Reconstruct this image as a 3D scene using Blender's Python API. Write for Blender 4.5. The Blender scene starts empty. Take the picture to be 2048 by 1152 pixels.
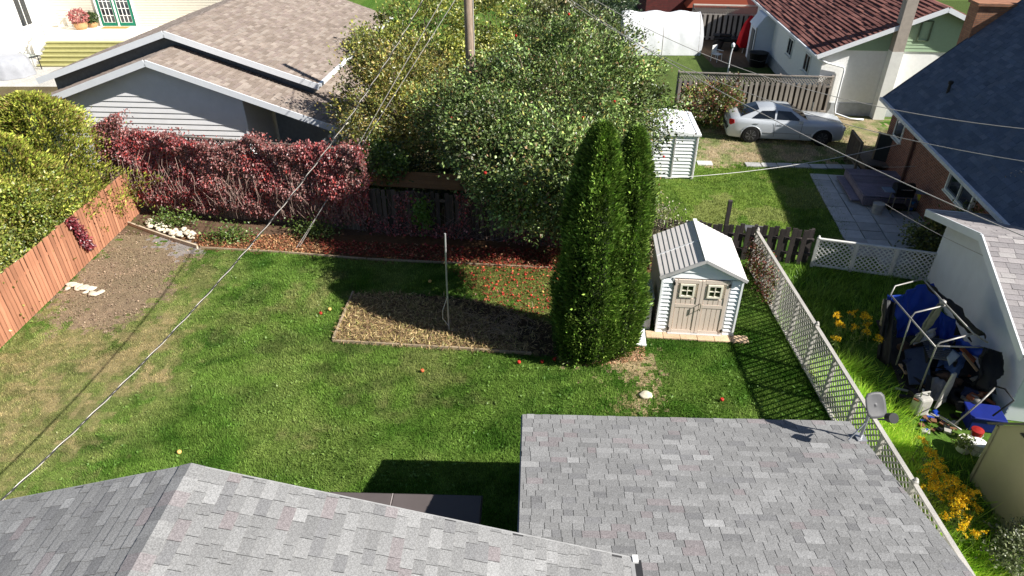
import bpy, math, random
import numpy as np
from mathutils import Vector, Matrix
random.seed(7)
RNG = np.random.default_rng(11)
SC = bpy.context.scene
COL = SC.collection
R = math.radians
# ------------------------------------------------------------------ camera, sky, sun, exposure
CAM_H, TILT, FPX = 11.0, R(32.6), 1365.3
cd = bpy.data.cameras.new('camera'); cd.lens = 24.0; cd.sensor_width = 36.0; cd.clip_end = 900.0
cam = bpy.data.objects.new('camera', cd); COL.objects.link(cam)
cam.location = (0, 0, CAM_H); cam.rotation_euler = (math.pi/2 - TILT, 0, 0)
SC.camera = cam
SUN = Vector((1.19, -0.51, 1.0)).normalized()
w = bpy.data.worlds.new('World'); SC.world = w; w.use_nodes = True
nt = w.node_tree; nt.nodes.clear()
sky = nt.nodes.new('ShaderNodeTexSky'); sky.sky_type = 'NISHITA'; sky.sun_disc = False
sky.air_density = 0.8; sky.dust_density = 0.5; sky.sun_elevation = math.asin(SUN.z); sky.sun_rotation = math.atan2(SUN.x, SUN.y)
bg = nt.nodes.new('ShaderNodeBackground'); bg.inputs[1].default_value = 0.05
wo = nt.nodes.new('ShaderNodeOutputWorld')
nt.links.new(sky.outputs[0], bg.inputs[0]); nt.links.new(bg.outputs[0], wo.inputs[0])
ld = bpy.data.lights.new('sun', 'SUN'); ld.energy = 5.0; ld.angle = R(0.53); ld.color = (1.0, 0.955, 0.88)
lo = bpy.data.objects.new('sun', ld); COL.objects.link(lo); lo.location = (20, -10, 30)
lo.rotation_euler = SUN.to_track_quat('Z', 'Y').to_euler()
vs = SC.view_settings; vs.view_transform = 'Standard'; vs.look = 'None'; vs.gamma = 1.0; vs.use_curve_mapping = False
vs.exposure = 0.9

# ------------------------------------------------------------------ helpers
_s, _c = math.sin(TILT), math.cos(TILT)
def ray(x, y):
    u = (x-1024)/FPX; v = (y-576)/FPX
    return u, _c - v*_s, -_s - v*_c
def G(x, y, z=0.0):                                    # sight line meets the level z
    a, b, d = ray(x, y); t = (z-CAM_H)/d
    return Vector((a*t, b*t, z))
def V(x, y, Y):                                        # sight line meets the distance Y
    a, b, d = ray(x, y); t = Y/b
    return Vector((a*t, Y, CAM_H+d*t))
def S(r, g, b):                                        # sRGB 0..255 to linear
    f = lambda q: (q/255/12.92) if q <= 10 else ((q/255+0.055)/1.055)**2.4
    return (f(r), f(g), f(b))
def vnoise(x, y, seed=0):
    xi = np.floor(x).astype(np.int64); yi = np.floor(y).astype(np.int64)
    xf = x-xi; yf = y-yi; u = xf*xf*(3-2*xf); v = yf*yf*(3-2*yf)
    def h(a, b):
        n = (a*374761393 + b*668265263 + seed*982451653) & 0xffffffff
        n = ((n ^ (n >> 13))*1274126177) & 0xffffffff
        return ((n ^ (n >> 16)) & 0xffff)/65535.0
    return (h(xi, yi)*(1-u)+h(xi+1, yi)*u)*(1-v)+(h(xi, yi+1)*(1-u)+h(xi+1, yi+1)*u)*v
def fbm(x, y, seed=0, o=4):
    a = 0.5; t = np.zeros_like(np.asarray(x, float)); s = 0
    for i in range(o):
        t = t + a*vnoise(np.asarray(x)*2**i, np.asarray(y)*2**i, seed+i); s += a; a *= 0.5
    return t/s
def inpoly(x, y, poly):
    x = np.asarray(x); y = np.asarray(y); r = np.zeros(x.shape, bool); n = len(poly)
    for i in range(n):
        x1, y1 = poly[i][0], poly[i][1]; x2, y2 = poly[(i+1) % n][0], poly[(i+1) % n][1]
        c = ((y1 > y) != (y2 > y)) & (x < (x2-x1)*(y-y1)/((y2-y1) if y2 != y1 else 1e-9)+x1)
        r ^= c
    return r
def gpoly(pix, z=0.0): return [tuple(G(a, b, z)[:2]) for a, b in pix]

# ---- materials
def _nodes(name):
    m = bpy.data.materials.new(name); m.use_nodes = True
    t = m.node_tree; b = t.nodes['Principled BSDF']
    return m, t, b
def _noise(t, scale, detail=4, coord='Object', rough=0.6, stretch=None):
    tc = t.nodes.new('ShaderNodeTexCoord'); n = t.nodes.new('ShaderNodeTexNoise')
    n.inputs['Scale'].default_value = scale; n.inputs['Detail'].default_value = detail; n.inputs['Roughness'].default_value = rough
    src = tc.outputs[coord]
    if stretch:
        mp = t.nodes.new('ShaderNodeMapping'); mp.inputs['Scale'].default_value = stretch
        t.links.new(src, mp.inputs['Vector']); src = mp.outputs[0]
    t.links.new(src, n.inputs['Vector']); return n
def _range(t, src, a, b, lo=0.25, hi=0.75):
    r = t.nodes.new('ShaderNodeMapRange'); r.inputs['From Min'].default_value = lo; r.inputs['From Max'].default_value = hi
    r.inputs['To Min'].default_value = a; r.inputs['To Max'].default_value = b; t.links.new(src, r.inputs['Value']); return r.outputs[0]
def _scale(t, col, fac):
    v = t.nodes.new('ShaderNodeVectorMath'); v.operation = 'SCALE'
    if isinstance(col, tuple): v.inputs[0].default_value = col[:3]
    else: t.links.new(col, v.inputs[0])
    t.links.new(fac, v.inputs['Scale']); return v.outputs[0]
def _bump(t, b, src, strength, dist):
    n = t.nodes.new('ShaderNodeBump'); n.inputs['Strength'].default_value = strength; n.inputs['Distance'].default_value = dist
    t.links.new(src, n.inputs['Height']); t.links.new(n.outputs[0], b.inputs['Normal'])
MATS = {}
def mat(name, col=None, rough=0.7, ns=8.0, amt=0.18, bump=0.0, spec=0.3, metal=0.0, rnd=0.0, stretch=None, fine=0.0, fs=150.0, coat=0.0, emit=0.0, coord='Object'):
    """surface material; col None = the mesh's own colour attribute; rnd = tone change from piece to piece"""
    if name in MATS: return MATS[name]
    m, t, b = _nodes(name)
    if col is None:
        a = t.nodes.new('ShaderNodeAttribute'); a.attribute_name = 'Col'; base = a.outputs['Color']
    else: base = tuple(col)
    n = _noise(t, ns, 5, coord=coord, stretch=stretch); f = _range(t, n.outputs['Fac'], 1-amt, 1+amt)
    if fine:
        n2 = _noise(t, fs, 2, coord=coord); f2 = _range(t, n2.outputs['Fac'], 1-fine, 1+fine)
        mu = t.nodes.new('ShaderNodeMath'); mu.operation = 'MULTIPLY'; t.links.new(f, mu.inputs[0]); t.links.new(f2, mu.inputs[1]); f = mu.outputs[0]
    if rnd:
        oi = t.nodes.new('ShaderNodeObjectInfo'); f3 = _range(t, oi.outputs['Random'], 1-rnd, 1+rnd, 0, 1)
        mu = t.nodes.new('ShaderNodeMath'); mu.operation = 'MULTIPLY'; t.links.new(f, mu.inputs[0]); t.links.new(f3, mu.inputs[1]); f = mu.outputs[0]
    t.links.new(_scale(t, base, f), b.inputs['Base Color'])
    b.inputs['Roughness'].default_value = rough; b.inputs['Specular IOR Level'].default_value = spec; b.inputs['Metallic'].default_value = metal
    b.inputs['Coat Weight'].default_value = coat
    if bump: _bump(t, b, (n2 if fine else n).outputs['Fac'], 0.6, bump)
    MATS[name] = m; return m
def wood(name, col, col2, rnd=0.25, rough=0.85):
    if name in MATS: return MATS[name]
    m, t, b = _nodes(name)
    n = _noise(t, 3.0, 5, stretch=(14, 14, 1.0)); oi = t.nodes.new('ShaderNodeObjectInfo')
    n3 = _noise(t, 1.7, 3)
    mx = t.nodes.new('ShaderNodeMix'); mx.data_type = 'RGBA'; mx.inputs[6].default_value = (*col, 1); mx.inputs[7].default_value = (*col2, 1)
    t.links.new(_range(t, n.outputs['Fac'], 0, 1, 0.3, 0.7), mx.inputs[0])
    mu = t.nodes.new('ShaderNodeMath'); mu.operation = 'MULTIPLY'
    t.links.new(_range(t, oi.outputs['Random'], 1-rnd, 1+rnd, 0, 1), mu.inputs[0]); t.links.new(_range(t, n3.outputs['Fac'], 0.8, 1.2), mu.inputs[1])
    t.links.new(_scale(t, mx.outputs[2], mu.outputs[0]), b.inputs['Base Color'])
    b.inputs['Roughness'].default_value = rough; b.inputs['Specular IOR Level'].default_value = 0.2
    _bump(t, b, n.outputs['Fac'], 0.5, 0.004)
    MATS[name] = m; return m
def leafmat(name, trans=0.35, gloss=0.06):
    if name in MATS: return MATS[name]
    m = bpy.data.materials.new(name); m.use_nodes = True; t = m.node_tree; t.nodes.clear()
    a = t.nodes.new('ShaderNodeAttribute'); a.attribute_name = 'Col'
    d = t.nodes.new('ShaderNodeBsdfDiffuse'); tr = t.nodes.new('ShaderNodeBsdfTranslucent'); g = t.nodes.new('ShaderNodeBsdfGlossy')
    g.inputs['Roughness'].default_value = 0.42; g.inputs['Color'].default_value = (0.8, 0.8, 0.8, 1)
    m1 = t.nodes.new('ShaderNodeMixShader'); m1.inputs[0].default_value = trans
    m2 = t.nodes.new('ShaderNodeMixShader'); m2.inputs[0].default_value = gloss
    o = t.nodes.new('ShaderNodeOutputMaterial')
    t.links.new(a.outputs['Color'], d.inputs['Color']); t.links.new(a.outputs['Color'], tr.inputs['Color'])
    t.links.new(d.outputs[0], m1.inputs[1]); t.links.new(tr.outputs[0], m1.inputs[2])
    t.links.new(m1.outputs[0], m2.inputs[1]); t.links.new(g.outputs[0], m2.inputs[2]); t.links.new(m2.outputs[0], o.inputs[0])
    MATS[name] = m; return m
def glassmat(name, col=(0.02, 0.025, 0.03), rough=0.06):
    if name in MATS: return MATS[name]
    m, t, b = _nodes(name); b.inputs['Base Color'].default_value = (*col, 1); b.inputs['Roughness'].default_value = rough
    b.inputs['Specular IOR Level'].default_value = 0.8; MATS[name] = m; return m

# ---- objects
def thing(name, label, cat, loc=(0, 0, 0), rz=0.0, group=None):
    o = bpy.data.objects.new(name, None); COL.objects.link(o); o.location = loc; o.rotation_euler = (0, 0, rz)
    o['label'] = label; o['category'] = cat
    if group: o['group'] = group
    return o
def tag(o, label=None, cat=None, group=None, kind=None):
    if label: o['label'] = label
    if cat: o['category'] = cat
    if group: o['group'] = group
    if kind: o['kind'] = kind
    return o
def lp(root, p):                                       # world point -> a thing's own frame
    d = Vector(p)-Vector(root.location); a = -root.rotation_euler[2]
    return Vector((d.x*math.cos(a)-d.y*math.sin(a), d.x*math.sin(a)+d.y*math.cos(a), d.z))
def link(name, me, m, parent=None, kind=None):
    if m is not None and not me.materials: me.materials.append(m)
    o = bpy.data.objects.new(name, me); COL.objects.link(o)
    if parent is not None: o.parent = parent
    if kind: o['kind'] = kind
    return o
def arrmesh(name, verts, faces, m, parent=None, cols=None, smooth=False, kind=None):
    """verts (N,3), faces (M,k) arrays, cols (M,3) per face"""
    verts = np.asarray(verts, np.float32); faces = np.asarray(faces, np.int32); k = faces.shape[1]
    me = bpy.data.meshes.new(name)
    me.vertices.add(len(verts)); me.vertices.foreach_set('co', verts.ravel())
    me.loops.add(faces.size); me.loops.foreach_set('vertex_index', faces.ravel())
    me.polygons.add(len(faces)); me.polygons.foreach_set('loop_start', np.arange(0, faces.size, k, dtype=np.int32))
    me.polygons.foreach_set('loop_total', np.full(len(faces), k, np.int32))
    me.polygons.foreach_set('use_smooth', np.full(len(faces), bool(smooth)))
    me.update(calc_edges=True)
    if cols is not None:
        at = me.attributes.new('Col', 'FLOAT_COLOR', 'FACE'); c4 = np.ones((len(faces), 4), np.float32); c4[:, :3] = cols
        at.data.foreach_set('color', c4.ravel())
    return link(name, me, m, parent, kind)
class MB:
    """collects shapes for ONE mesh"""
    def __init__(s): s.v = []; s.f = []; s.c = []; s.col = (0.5, 0.5, 0.5)
    def add(s, vs, fs, col=None):
        o = len(s.v); s.v += [tuple(p) for p in vs]
        for f in fs: s.f.append([i+o for i in f]); s.c.append(s.col if col is None else tuple(col))
        return s
    def box(s, c, size, rz=0.0, rot=None, col=None):
        M = rot if rot is not None else Matrix.Rotation(rz, 3, 'Z')
        hx, hy, hz = size[0]/2, size[1]/2, size[2]/2; c = Vector(c)
        vs = [c + M @ Vector((x*hx, y*hy, z*hz)) for z in (-1, 1) for y in (-1, 1) for x in (-1, 1)]
        return s.add(vs, [(0, 2, 3, 1), (4, 5, 7, 6), (0, 1, 5, 4), (2, 6, 7, 3), (0, 4, 6, 2), (1, 3, 7, 5)], col)
    def bar(s, a, b, w, h, col=None, up=(0, 0, 1)):    # a beam from a to b
        a = Vector(a); b = Vector(b); d = b-a; L = d.length; x = d.normalized(); u = Vector(up)
        if abs(x.dot(u)) > 0.98: u = Vector((0, 1, 0))
        y = u.cross(x).normalized(); z = x.cross(y)
        M = Matrix((x, y, z)).transposed()
        return s.box((a+b)/2, (L, w, h), rot=M, col=col)
    def tube(s, pts, r, n=8, col=None, caps=True):
        pts = [Vector(p) for p in pts]; rs = r if isinstance(r, (list, tuple)) else [r]*len(pts)
        ring0 = len(s.v); prev = None; vs = []; fs = []
        for i, p in enumerate(pts):
            d = (pts[min(i+1, len(pts)-1)]-pts[max(i-1, 0)])
            d = d.normalized() if d.length > 1e-9 else Vector((0, 0, 1))
            if prev is None:
                u = Vector((0, 0, 1)) if abs(d.z) < 0.9 else Vector((1, 0, 0)); x = d.cross(u).normalized()
            else: x = (prev - d*prev.dot(d)).normalized()
            prev = x; y = d.cross(x)
            for k in range(n):
                a = 2*math.pi*k/n; vs.append(p + (x*math.cos(a)+y*math.sin(a))*rs[i])
        for i in range(len(pts)-1):
            for k in range(n): fs.append((i*n+k, i*n+(k+1) % n, (i+1)*n+(k+1) % n, (i+1)*n+k))
        if caps: fs.append(tuple(range(n-1, -1, -1))); fs.append(tuple((len(pts)-1)*n+k for k in range(n)))
        return s.add(vs, fs, col)
    def lathe(s, c, prof, n=16, col=None, cap=True):   # prof: (r, z) list
        c = Vector(c); vs = []; fs = []
        for r, z in prof:
            for k in range(n): a = 2*math.pi*k/n; vs.append(c+Vector((r*math.cos(a), r*math.sin(a), z)))
        for i in range(len(prof)-1):
            for k in range(n): fs.append((i*n+k, i*n+(k+1) % n, (i+1)*n+(k+1) % n, (i+1)*n+k))
        if cap: fs.append(tuple(range(n-1, -1, -1))); fs.append(tuple((len(prof)-1)*n+k for k in range(n)))
        return s.add(vs, fs, col)
    def prism(s, poly, off, col=None):                 # polygon (3D points) pushed along off
        n = len(poly); o = Vector(off); a = [Vector(p) for p in poly]
        return s.add(a+[p+o for p in a], [tuple(range(n-1, -1, -1)), tuple(range(n, 2*n))]+[(i, (i+1) % n, n+(i+1) % n, n+i) for i in range(n)], col)
    def blob(s, c, r, seed=0, sub=2, amt=0.25, flat=1.0, col=None, freq=1.6):
        import bmesh
        bm = bmesh.new(); bmesh.ops.create_icosphere(bm, subdivisions=sub, radius=1.0); rr = random.Random(seed); o = rr.random()*50
        from mathutils import noise
        vs = []
        for q in bm.verts:
            k = 1+amt*noise.noise(q.co*freq+Vector((o, o, o)))*2
            e = q.co*k; vs.append(Vector(c)+Vector((e.x*(r if not isinstance(r, tuple) else r[0]), e.y*(r if not isinstance(r, tuple) else r[1]), e.z*flat*(r if not isinstance(r, tuple) else r[2]))))
        fs = [tuple(v.index for v in f.verts) for f in bm.faces]; bm.free()
        return s.add(vs, fs, col)
    def mesh(s, name, m, smooth=False):
        me = bpy.data.meshes.new(name); me.from_pydata(s.v, [], s.f)
        if smooth: me.polygons.foreach_set('use_smooth', [True]*len(me.polygons))
        at = me.attributes.new('Col', 'FLOAT_COLOR', 'FACE'); at.data.foreach_set('color', np.array([(*c[:3], 1.0) for c in s.c], np.float32).ravel())
        me.materials.append(m); me.update(); return me
    def build(s, name, m, parent=None, smooth=False, kind=None, bevel=0.0):
        o = link(name, s.mesh(name, m, smooth), m, parent, kind)
        if bevel:
            b = o.modifiers.new('bevel', 'BEVEL'); b.width = bevel; b.segments = 2; b.limit_method = 'ANGLE'
        return o
def piece(name, me, parent, loc, rz=0.0, rot=None, scale=None):  # shares mesh data
    o = bpy.data.objects.new(name, me); COL.objects.link(o); o.parent = parent; o.location = loc
    o.rotation_euler = rot if rot is not None else (0, 0, rz)
    if scale: o.scale = scale
    return o
# ---- foliage: diamond leaves as one mesh
def leafgeo(P, L, W, rng, T=None, N=None, tw=0.6, droop=0.0):
    n = len(P); P = np.asarray(P, float)
    if T is None: T = rng.normal(size=(n, 3))
    else: T = np.asarray(T, float)+rng.normal(size=(n, 3))*tw
    T[:, 2] -= droop; T /= np.linalg.norm(T, axis=1)[:, None]+1e-9
    if N is None: N = rng.normal(size=(n, 3))
    else: N = np.asarray(N, float)+rng.normal(size=(n, 3))*tw
    B = np.cross(T, N); B /= np.linalg.norm(B, axis=1)[:, None]+1e-9
    L = (L*rng.uniform(0.6, 1.35, n))[:, None]; W = (W*rng.uniform(0.6, 1.35, n))[:, None]
    NN = np.cross(B, T)
    v = np.stack([P, P+T*L*0.45+B*W*0.5+NN*W*0.12, P+T*L, P+T*L*0.45-B*W*0.5+NN*W*0.12], 1)
    return v.reshape(-1, 3), np.arange(4*n).reshape(-1, 4)
def jitcol(cols, n, rng, v=0.25, idx=None):
    cols = np.asarray(cols, float); i = rng.integers(0, len(cols), n) if idx is None else idx
    c = cols[i]*np.exp(rng.normal(0, v, n))[:, None]
    return np.clip(c, 0.002, 0.95)
# ------------------------------------------------------------------ ground
GREEN = np.array((0.080, 0.168, 0.022)); GLIGHT = np.array((0.158, 0.246, 0.048)); GDARK = np.array((0.042, 0.105, 0.012))
DRY = np.array((0.32, 0.255, 0.130)); MULCH = np.array((0.285, 0.205, 0.145)); DIRT = np.array((0.46, 0.34, 0.21)); SOIL_SHADE = np.array((0.085, 0.055, 0.038))  # last one: soil darkened to deepen the tree shadow on the bed
STRAW = np.array((0.34, 0.25, 0.125)); LITTER = np.array((0.22, 0.10, 0.06)); GRAVEL = np.array((0.33, 0.30, 0.29))
Z_MULCH = gpoly([(240, 455), (330, 478), (400, 505), (345, 555), (320, 605), (215, 668), (120, 650), (100, 600), (160, 540)])
Z_GRAVEL = gpoly([(300, 462), (345, 480), (408, 500), (385, 512), (330, 500)])
Z_BED = gpoly([(706, 586), (665, 683), (900, 698), (1112, 713), (1106, 650), (960, 600), (840, 588)])
Z_BEDSTRAW = gpoly([(700, 588), (665, 683), (900, 698), (1062, 709), (1000, 650), (900, 612), (800, 588)])
Z_BACK = gpoly([(255, 430), (300, 455), (400, 497), (560, 505), (735, 519), (1122, 538), (1320, 545), (1320, 470), (600, 440), (300, 400)])
Z_APPLE = gpoly([(920, 525), (1118, 515), (1120, 650), (1040, 630), (940, 590)])
Z_DIRT = gpoly([(1130, 728), (1190, 702), (1262, 694), (1300, 700), (1312, 800), (1296, 826), (1278, 800), (1270, 748), (1220, 742)])
Z_DIRT2 = gpoly([(1215, 795), (1245, 790), (1262, 806), (1290, 822), (1262, 834), (1225, 812)])
Z_RIGHT = [(7.35, 3.0), (7.35, 19.0), (9.5, 18.6), (13.2, 17.6), (13.6, 3.0)]
Z_DRIVE = gpoly([(1385, 262), (1440, 245), (1760, 228), (1768, 300), (1690, 325), (1390, 332)])
Z_DRIVE2 = gpoly([(1545, 225), (1770, 222), (1775, 262), (1660, 262)])
Z_RLAWN = gpoly([(1300, 330), (1390, 327), (1620, 335), (1700, 445), (1690, 490), (1340, 440), (1290, 450)])
PATCHES = [(250, 735, 1.3, 1.0), (150, 700, 1.2, .8), (55, 780, 1.6, .8), (305, 665, 1.0, .9), (60, 870, 1.4, .9), (205, 615, .9, .55), (130, 800, 1.5, .7), (400, 560, .8, .5), (620, 605, 1.0, .4),
           (20, 730, 1.2, .8), (480, 640, 1.0, .25), (610, 860, .6, .4), (560, 720, 1.6, .2), (760, 740, 1.3, .25), (350, 620, .8, .6), (220, 780, .9, .7), (640, 560, .6, .3), (840, 720, 1.5, .3)]
def ground_info(x, y):
    """colour and how much grass grows, for arrays of places"""
    n1 = fbm(x*0.55, y*0.55, 3); n2 = fbm(x*2.3, y*2.3, 9); n3 = fbm(x*7, y*7, 21, 3)
    k = np.clip((n1-0.36)/0.26, 0, 1)[:, None]; k2 = np.clip((fbm(x*.8+y*.5, y*2.2-x*.9, 17)*.6+n2*.4-0.36)/0.26, 0, 1)[:, None]
    c = GDARK*(1-k)+GREEN*k; c = c*(1-0.7*k2)+GLIGHT*0.7*k2
    g = np.ones(len(x))
    dry = np.zeros(len(x))
    own = (x > -13.4) & (x < 7.35) & (y < 19.6)
    for px, py, r, a in PATCHES:
        q = G(px, py); d = np.hypot(x-q.x, y-q.y)/r
        dry = np.maximum(dry, a*np.clip(1.25-d-1.5*(n2-0.5)*2, 0, 1))
    n4 = fbm(x*1.1+7, y*1.1, 55)
    left = np.clip((-7.2-x+4*(n1-.5))/4.0, 0, 1)*np.clip((n4-0.47)/0.10, 0, 1)*0.8
    left2 = np.clip((-8.4-x+5*(n2-.5))/3.2, 0, 1)*np.clip((n2-.44)/.16, 0, 1)*0.5
    dry = np.maximum(np.maximum(dry, left2), left); dry = np.clip(np.maximum(dry, 0.14*np.clip((n1-0.56)/0.1, 0, 1))*(0.55+0.9*n3), 0, 1)*own
    def put(mask, col, amt, grass):
        nonlocal c, g
        m = (mask*amt)[:, None]; c = c*(1-m)+col*m; g = g*(1-mask*(1-grass))
    c = c*(1-dry[:, None]*0.92)+DRY*dry[:, None]*0.92; g = g*(1-0.35*dry)
    wob = (n2-0.5)*1.4; wob2 = (n3-0.5)*1.0; jx, jy = RNG.normal(0, .2, len(x)), RNG.normal(0, .2, len(x))
    xw, yw = x+wob*0.6+wob2*.4+jx, y+wob*0.6+wob2*.4+jy
    put(inpoly(xw, yw, Z_MULCH), MULCH, 0.85, 0.30)
    put(inpoly(xw, yw, Z_GRAVEL), GRAVEL, 0.9, 0.05)
    put(inpoly(x+jx*.5, y+jy*.5, Z_BACK), LITTER*.8, 0.9, 0.08)
    put(inpoly(xw, yw, Z_APPLE), np.array((.20, .17, .06)), 0.5, 0.75)
    put(inpoly(x+jx*.25, y+jy*.25, Z_BED), SOIL_SHADE, 0.97, 0.0)
    put(inpoly(x+wob*.5+jx*1.5, y+wob*.5+jy*1.5, Z_BEDSTRAW) & inpoly(x, y, Z_BED), STRAW, 0.72, 0.0)
    put(inpoly(xw, yw, Z_DIRT), DIRT, 0.85, 0.25); put(inpoly(xw, yw, Z_DIRT2), DRY*1.1, 0.8, 0.3)
    far = (y > 20.5)
    put(far & (x < 5.0) & (y < 46), SOIL_SHADE*1.7, 0.8, 0.0)
    rl = inpoly(x, y, Z_RLAWN); yy = np.clip((n2-0.35)/0.3, 0, 1)
    put(rl, np.array((0.175, 0.25, 0.045)), 0.35+0.45*yy, 0.9)
    put(rl & (n1 > 0.56), DRY*0.95, 0.3, 0.8)
    dr = inpoly(xw, yw, Z_DRIVE) | inpoly(xw, yw, Z_DRIVE2)
    put(dr, np.array((0.40, 0.315, 0.20)), 0.35+0.6*yy, 0.35)
    put((x > 14.0) & (y > 24) & ~dr & (y < 31), SOIL_SHADE*1.6, 0.7, 0.1)
    put(inpoly(x, y, Z_RIGHT), GREEN*1.1, 0.6, 1.0)
    put(far & (y > 36) & (x > 5), np.array((0.10, 0.13, 0.04)), 0.7, 0.0)
    put(far & (y > 38) & (x < -20), np.array((0.62, 0.60, 0.56)), 0.95, 0.0)
    put(far & (y > 42) & (x > 12.2) & (x < 20), np.array((0.19, 0.13, 0.09)), 0.95, 0.0)
    c = c*(0.78+0.44*n3)[:, None]
    return c, g, dry
gx = np.concatenate([[-450, -250, -120, -70, -50, -40, -34], np.arange(-32, -14, 0.6), np.arange(-14, 18, 0.13), np.arange(18, 30, 0.6), [34, 40, 50, 70, 120, 250, 450]])
gy = np.concatenate([[-300, -150, -80, -40, -20, -10, -5, 0, 3, 5], np.arange(6, 22, 0.13), np.arange(22, 34, 0.22), np.arange(34, 60, 0.8), [64, 70, 80, 100, 140, 200, 300, 450, 700]])
GX, GY = np.meshgrid(gx, gy); nx, ny = len(gx), len(gy)
gz = (fbm(GX*0.3, GY*0.3, 5)-0.5)*0.05+(fbm(GX*1.7, GY*1.7, 6)-0.5)*0.02; gz = np.where((GX > -14) & (GX < 18) & (GY > 5) & (GY < 34), gz, 0)
vv = np.stack([GX.ravel(), GY.ravel(), gz.ravel()-0.012], 1)
ii = np.arange(nx*ny).reshape(ny, nx)
ff = np.stack([ii[:-1, :-1], ii[:-1, 1:], ii[1:, 1:], ii[1:, :-1]], -1).reshape(-1, 4)
fc = vv[ff].mean(1); gc, _, _ = ground_info(fc[:, 0], fc[:, 1])
ground = arrmesh('ground', vv, ff, mat('soil_and_turf', None, rough=0.95, ns=14, amt=0.3, fine=0.35, fs=70, bump=0.02, spec=0.1), cols=gc*0.8, smooth=True)
tag(ground, kind='structure')

def blades(name, xs, ys, h, wd, tint, label, rng, lean=0.5, keep=None, z=0.0):
    c, g, dry = ground_info(xs, ys); k = rng.random(len(xs)) < g*(1 if keep is None else keep)
    xs, ys, c, dry = xs[k], ys[k], c[k], dry[k]; n = len(xs)
    hh = h*rng.uniform(0.5, 1.5, n)*(1-0.4*dry)*(.6+.9*fbm(xs*1.9, ys*1.9, 63)); a = rng.uniform(0, 6.283, n); ww = wd*rng.uniform(0.6, 1.4, n)
    cl = fbm(xs*1.1+3, ys*1.1, 77); aa = cl*14+rng.normal(0, 0.9, n)
    le = lean*rng.uniform(0.2, 1.3, n)*hh
    b = np.stack([xs, ys, np.full(n, z-0.015)], 1); s = np.stack([np.cos(a), np.sin(a), 0*a], 1)*ww[:, None]/2
    t = b+np.stack([np.cos(aa)*le, np.sin(aa)*le, hh+0.015], 1)
    v = np.stack([b-s, b+s, t], 1).reshape(-1, 3)
    col = np.clip(c*tint*np.exp(rng.normal(0, 0.28, n))[:, None], 0.004, 0.9)
    o = arrmesh(name, v, np.arange(3*n).reshape(-1, 3), leafmat('grass_blade', 0.30, 0.03), cols=col)
    return tag(o, label, 'grass', kind='stuff')
n = 680000
xs = RNG.uniform(-13.4, 7.35, n); ys = RNG.uniform(6.8, 19.6, n)
fa = RNG.random(n) < np.clip(1.15-(ys-8)/22, .5, 1)
blades('grass', xs[fa], ys[fa], 0.042, 0.0155, 1.38, 'mown green lawn with dry tan patches behind the house', RNG)
n = 5200; xs = RNG.uniform(-13, 7.3, n); ys = RNG.uniform(7, 19.4, n); k = fbm(xs*.9, ys*.9, 88) > .52; xs, ys = xs[k], ys[k]; c, g, d_ = ground_info(xs, ys); k = RNG.random(len(xs)) < g*(1-d_); xs, ys, c = xs[k], ys[k], c[k]; n = len(xs)
ctr = np.repeat(np.stack([xs, ys, 0*xs+.02], 1), 4, 0); v_, f_ = leafgeo(ctr, .055, .035, RNG, T=np.concatenate([RNG.normal(size=(4*n, 2)), np.full((4*n, 1), .35)], 1), N=np.tile((0, 0, 1.), (4*n, 1)), tw=.15)
tag(arrmesh('clover', v_, f_, leafmat('grass_blade', .3, .03), cols=np.clip(np.repeat(c, 4, 0)*np.array((1.5, 1.55, 1.6)), 0, .6)), 'broad leaved weeds and clover scattered through the lawn', 'weeds', kind='stuff')
n = 110000; xs = RNG.uniform(4.6, 16, n); ys = RNG.uniform(18.6, 32.5, n); k = inpoly(xs, ys, Z_RLAWN) | inpoly(xs, ys, Z_DRIVE)
blades('grass', xs[k], ys[k], 0.05, 0.03, 1.3, 'short yellowing grass around the parked car and patio', RNG)
n = 60000; xs = RNG.uniform(7.4, 13, n); ys = RNG.uniform(6.0, 18.5, n)
k = (RNG.random(n) < 0.25+0.9*fbm(xs*.8, ys*.8, 4)) & ~((xs > 9.0) & (ys < 14.6) & (ys > 10.4))
blades('weeds', xs[k], ys[k], 0.13, 0.026, np.array((1.9, 1.75, 1.5)), 'tall unmown grass between lattice fence and white garage', RNG, lean=0.9)
# ------------------------------------------------------------------ buildings
WHITE = S(225, 226, 224)
def shingle_field(O, U, W, width, length, expo, tab, palette, rng, t=0.008, weights=None, u0=0.0, v0=0.0, gap=0.008):
    """wedge shaped shingles on a plane: O corner, U along the course, W up the slope"""
    O, U, W = np.array(O, float), np.array(U, float), np.array(W, float); N = np.cross(U, W)
    out = []; k = 0; v = v0; pal = np.array(palette)
    while v < length-0.02:
        u = u0-rng.uniform(0, tab[1])*(1 if k % 2 else .5); ve = min(v+expo*1.03, length)
        while u < width:
            wd = rng.uniform(*tab); a, b = max(u, u0), min(u+wd-gap, width); u += wd
            if b-a < 0.03: continue
            tt = t*rng.choice((0.55, 1.0, 1.25)); c = pal[rng.choice(len(pal), p=weights)]*math.exp(rng.normal(0, 0.055))
            v1 = v-rng.uniform(0, 0.006)
            q = [O+U*x+W*y+N*z for x, y, z in ((a, v1, tt), (b, v1, tt), (b, ve, 0.001), (a, ve, 0.001), (a, v1, -0.002), (b, v1, -0.002), (b, ve, -0.002), (a, ve, -0.002))]
            out.append((np.array(q), c))
        v += expo; k += 1
    return out
SF = np.array([(0, 1, 2, 3), (4, 5, 1, 0), (5, 6, 2, 1), (7, 4, 0, 3)])
def join_shingles(name, sh, m, parent):
    v = np.concatenate([q for q, _ in sh]); f = (SF[None]+8*np.arange(len(sh))[:, None, None]).reshape(-1, 4)
    return arrmesh(name, v, f, m, parent, cols=np.repeat([c for _, c in sh], 4, 0), kind='stuff')
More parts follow.
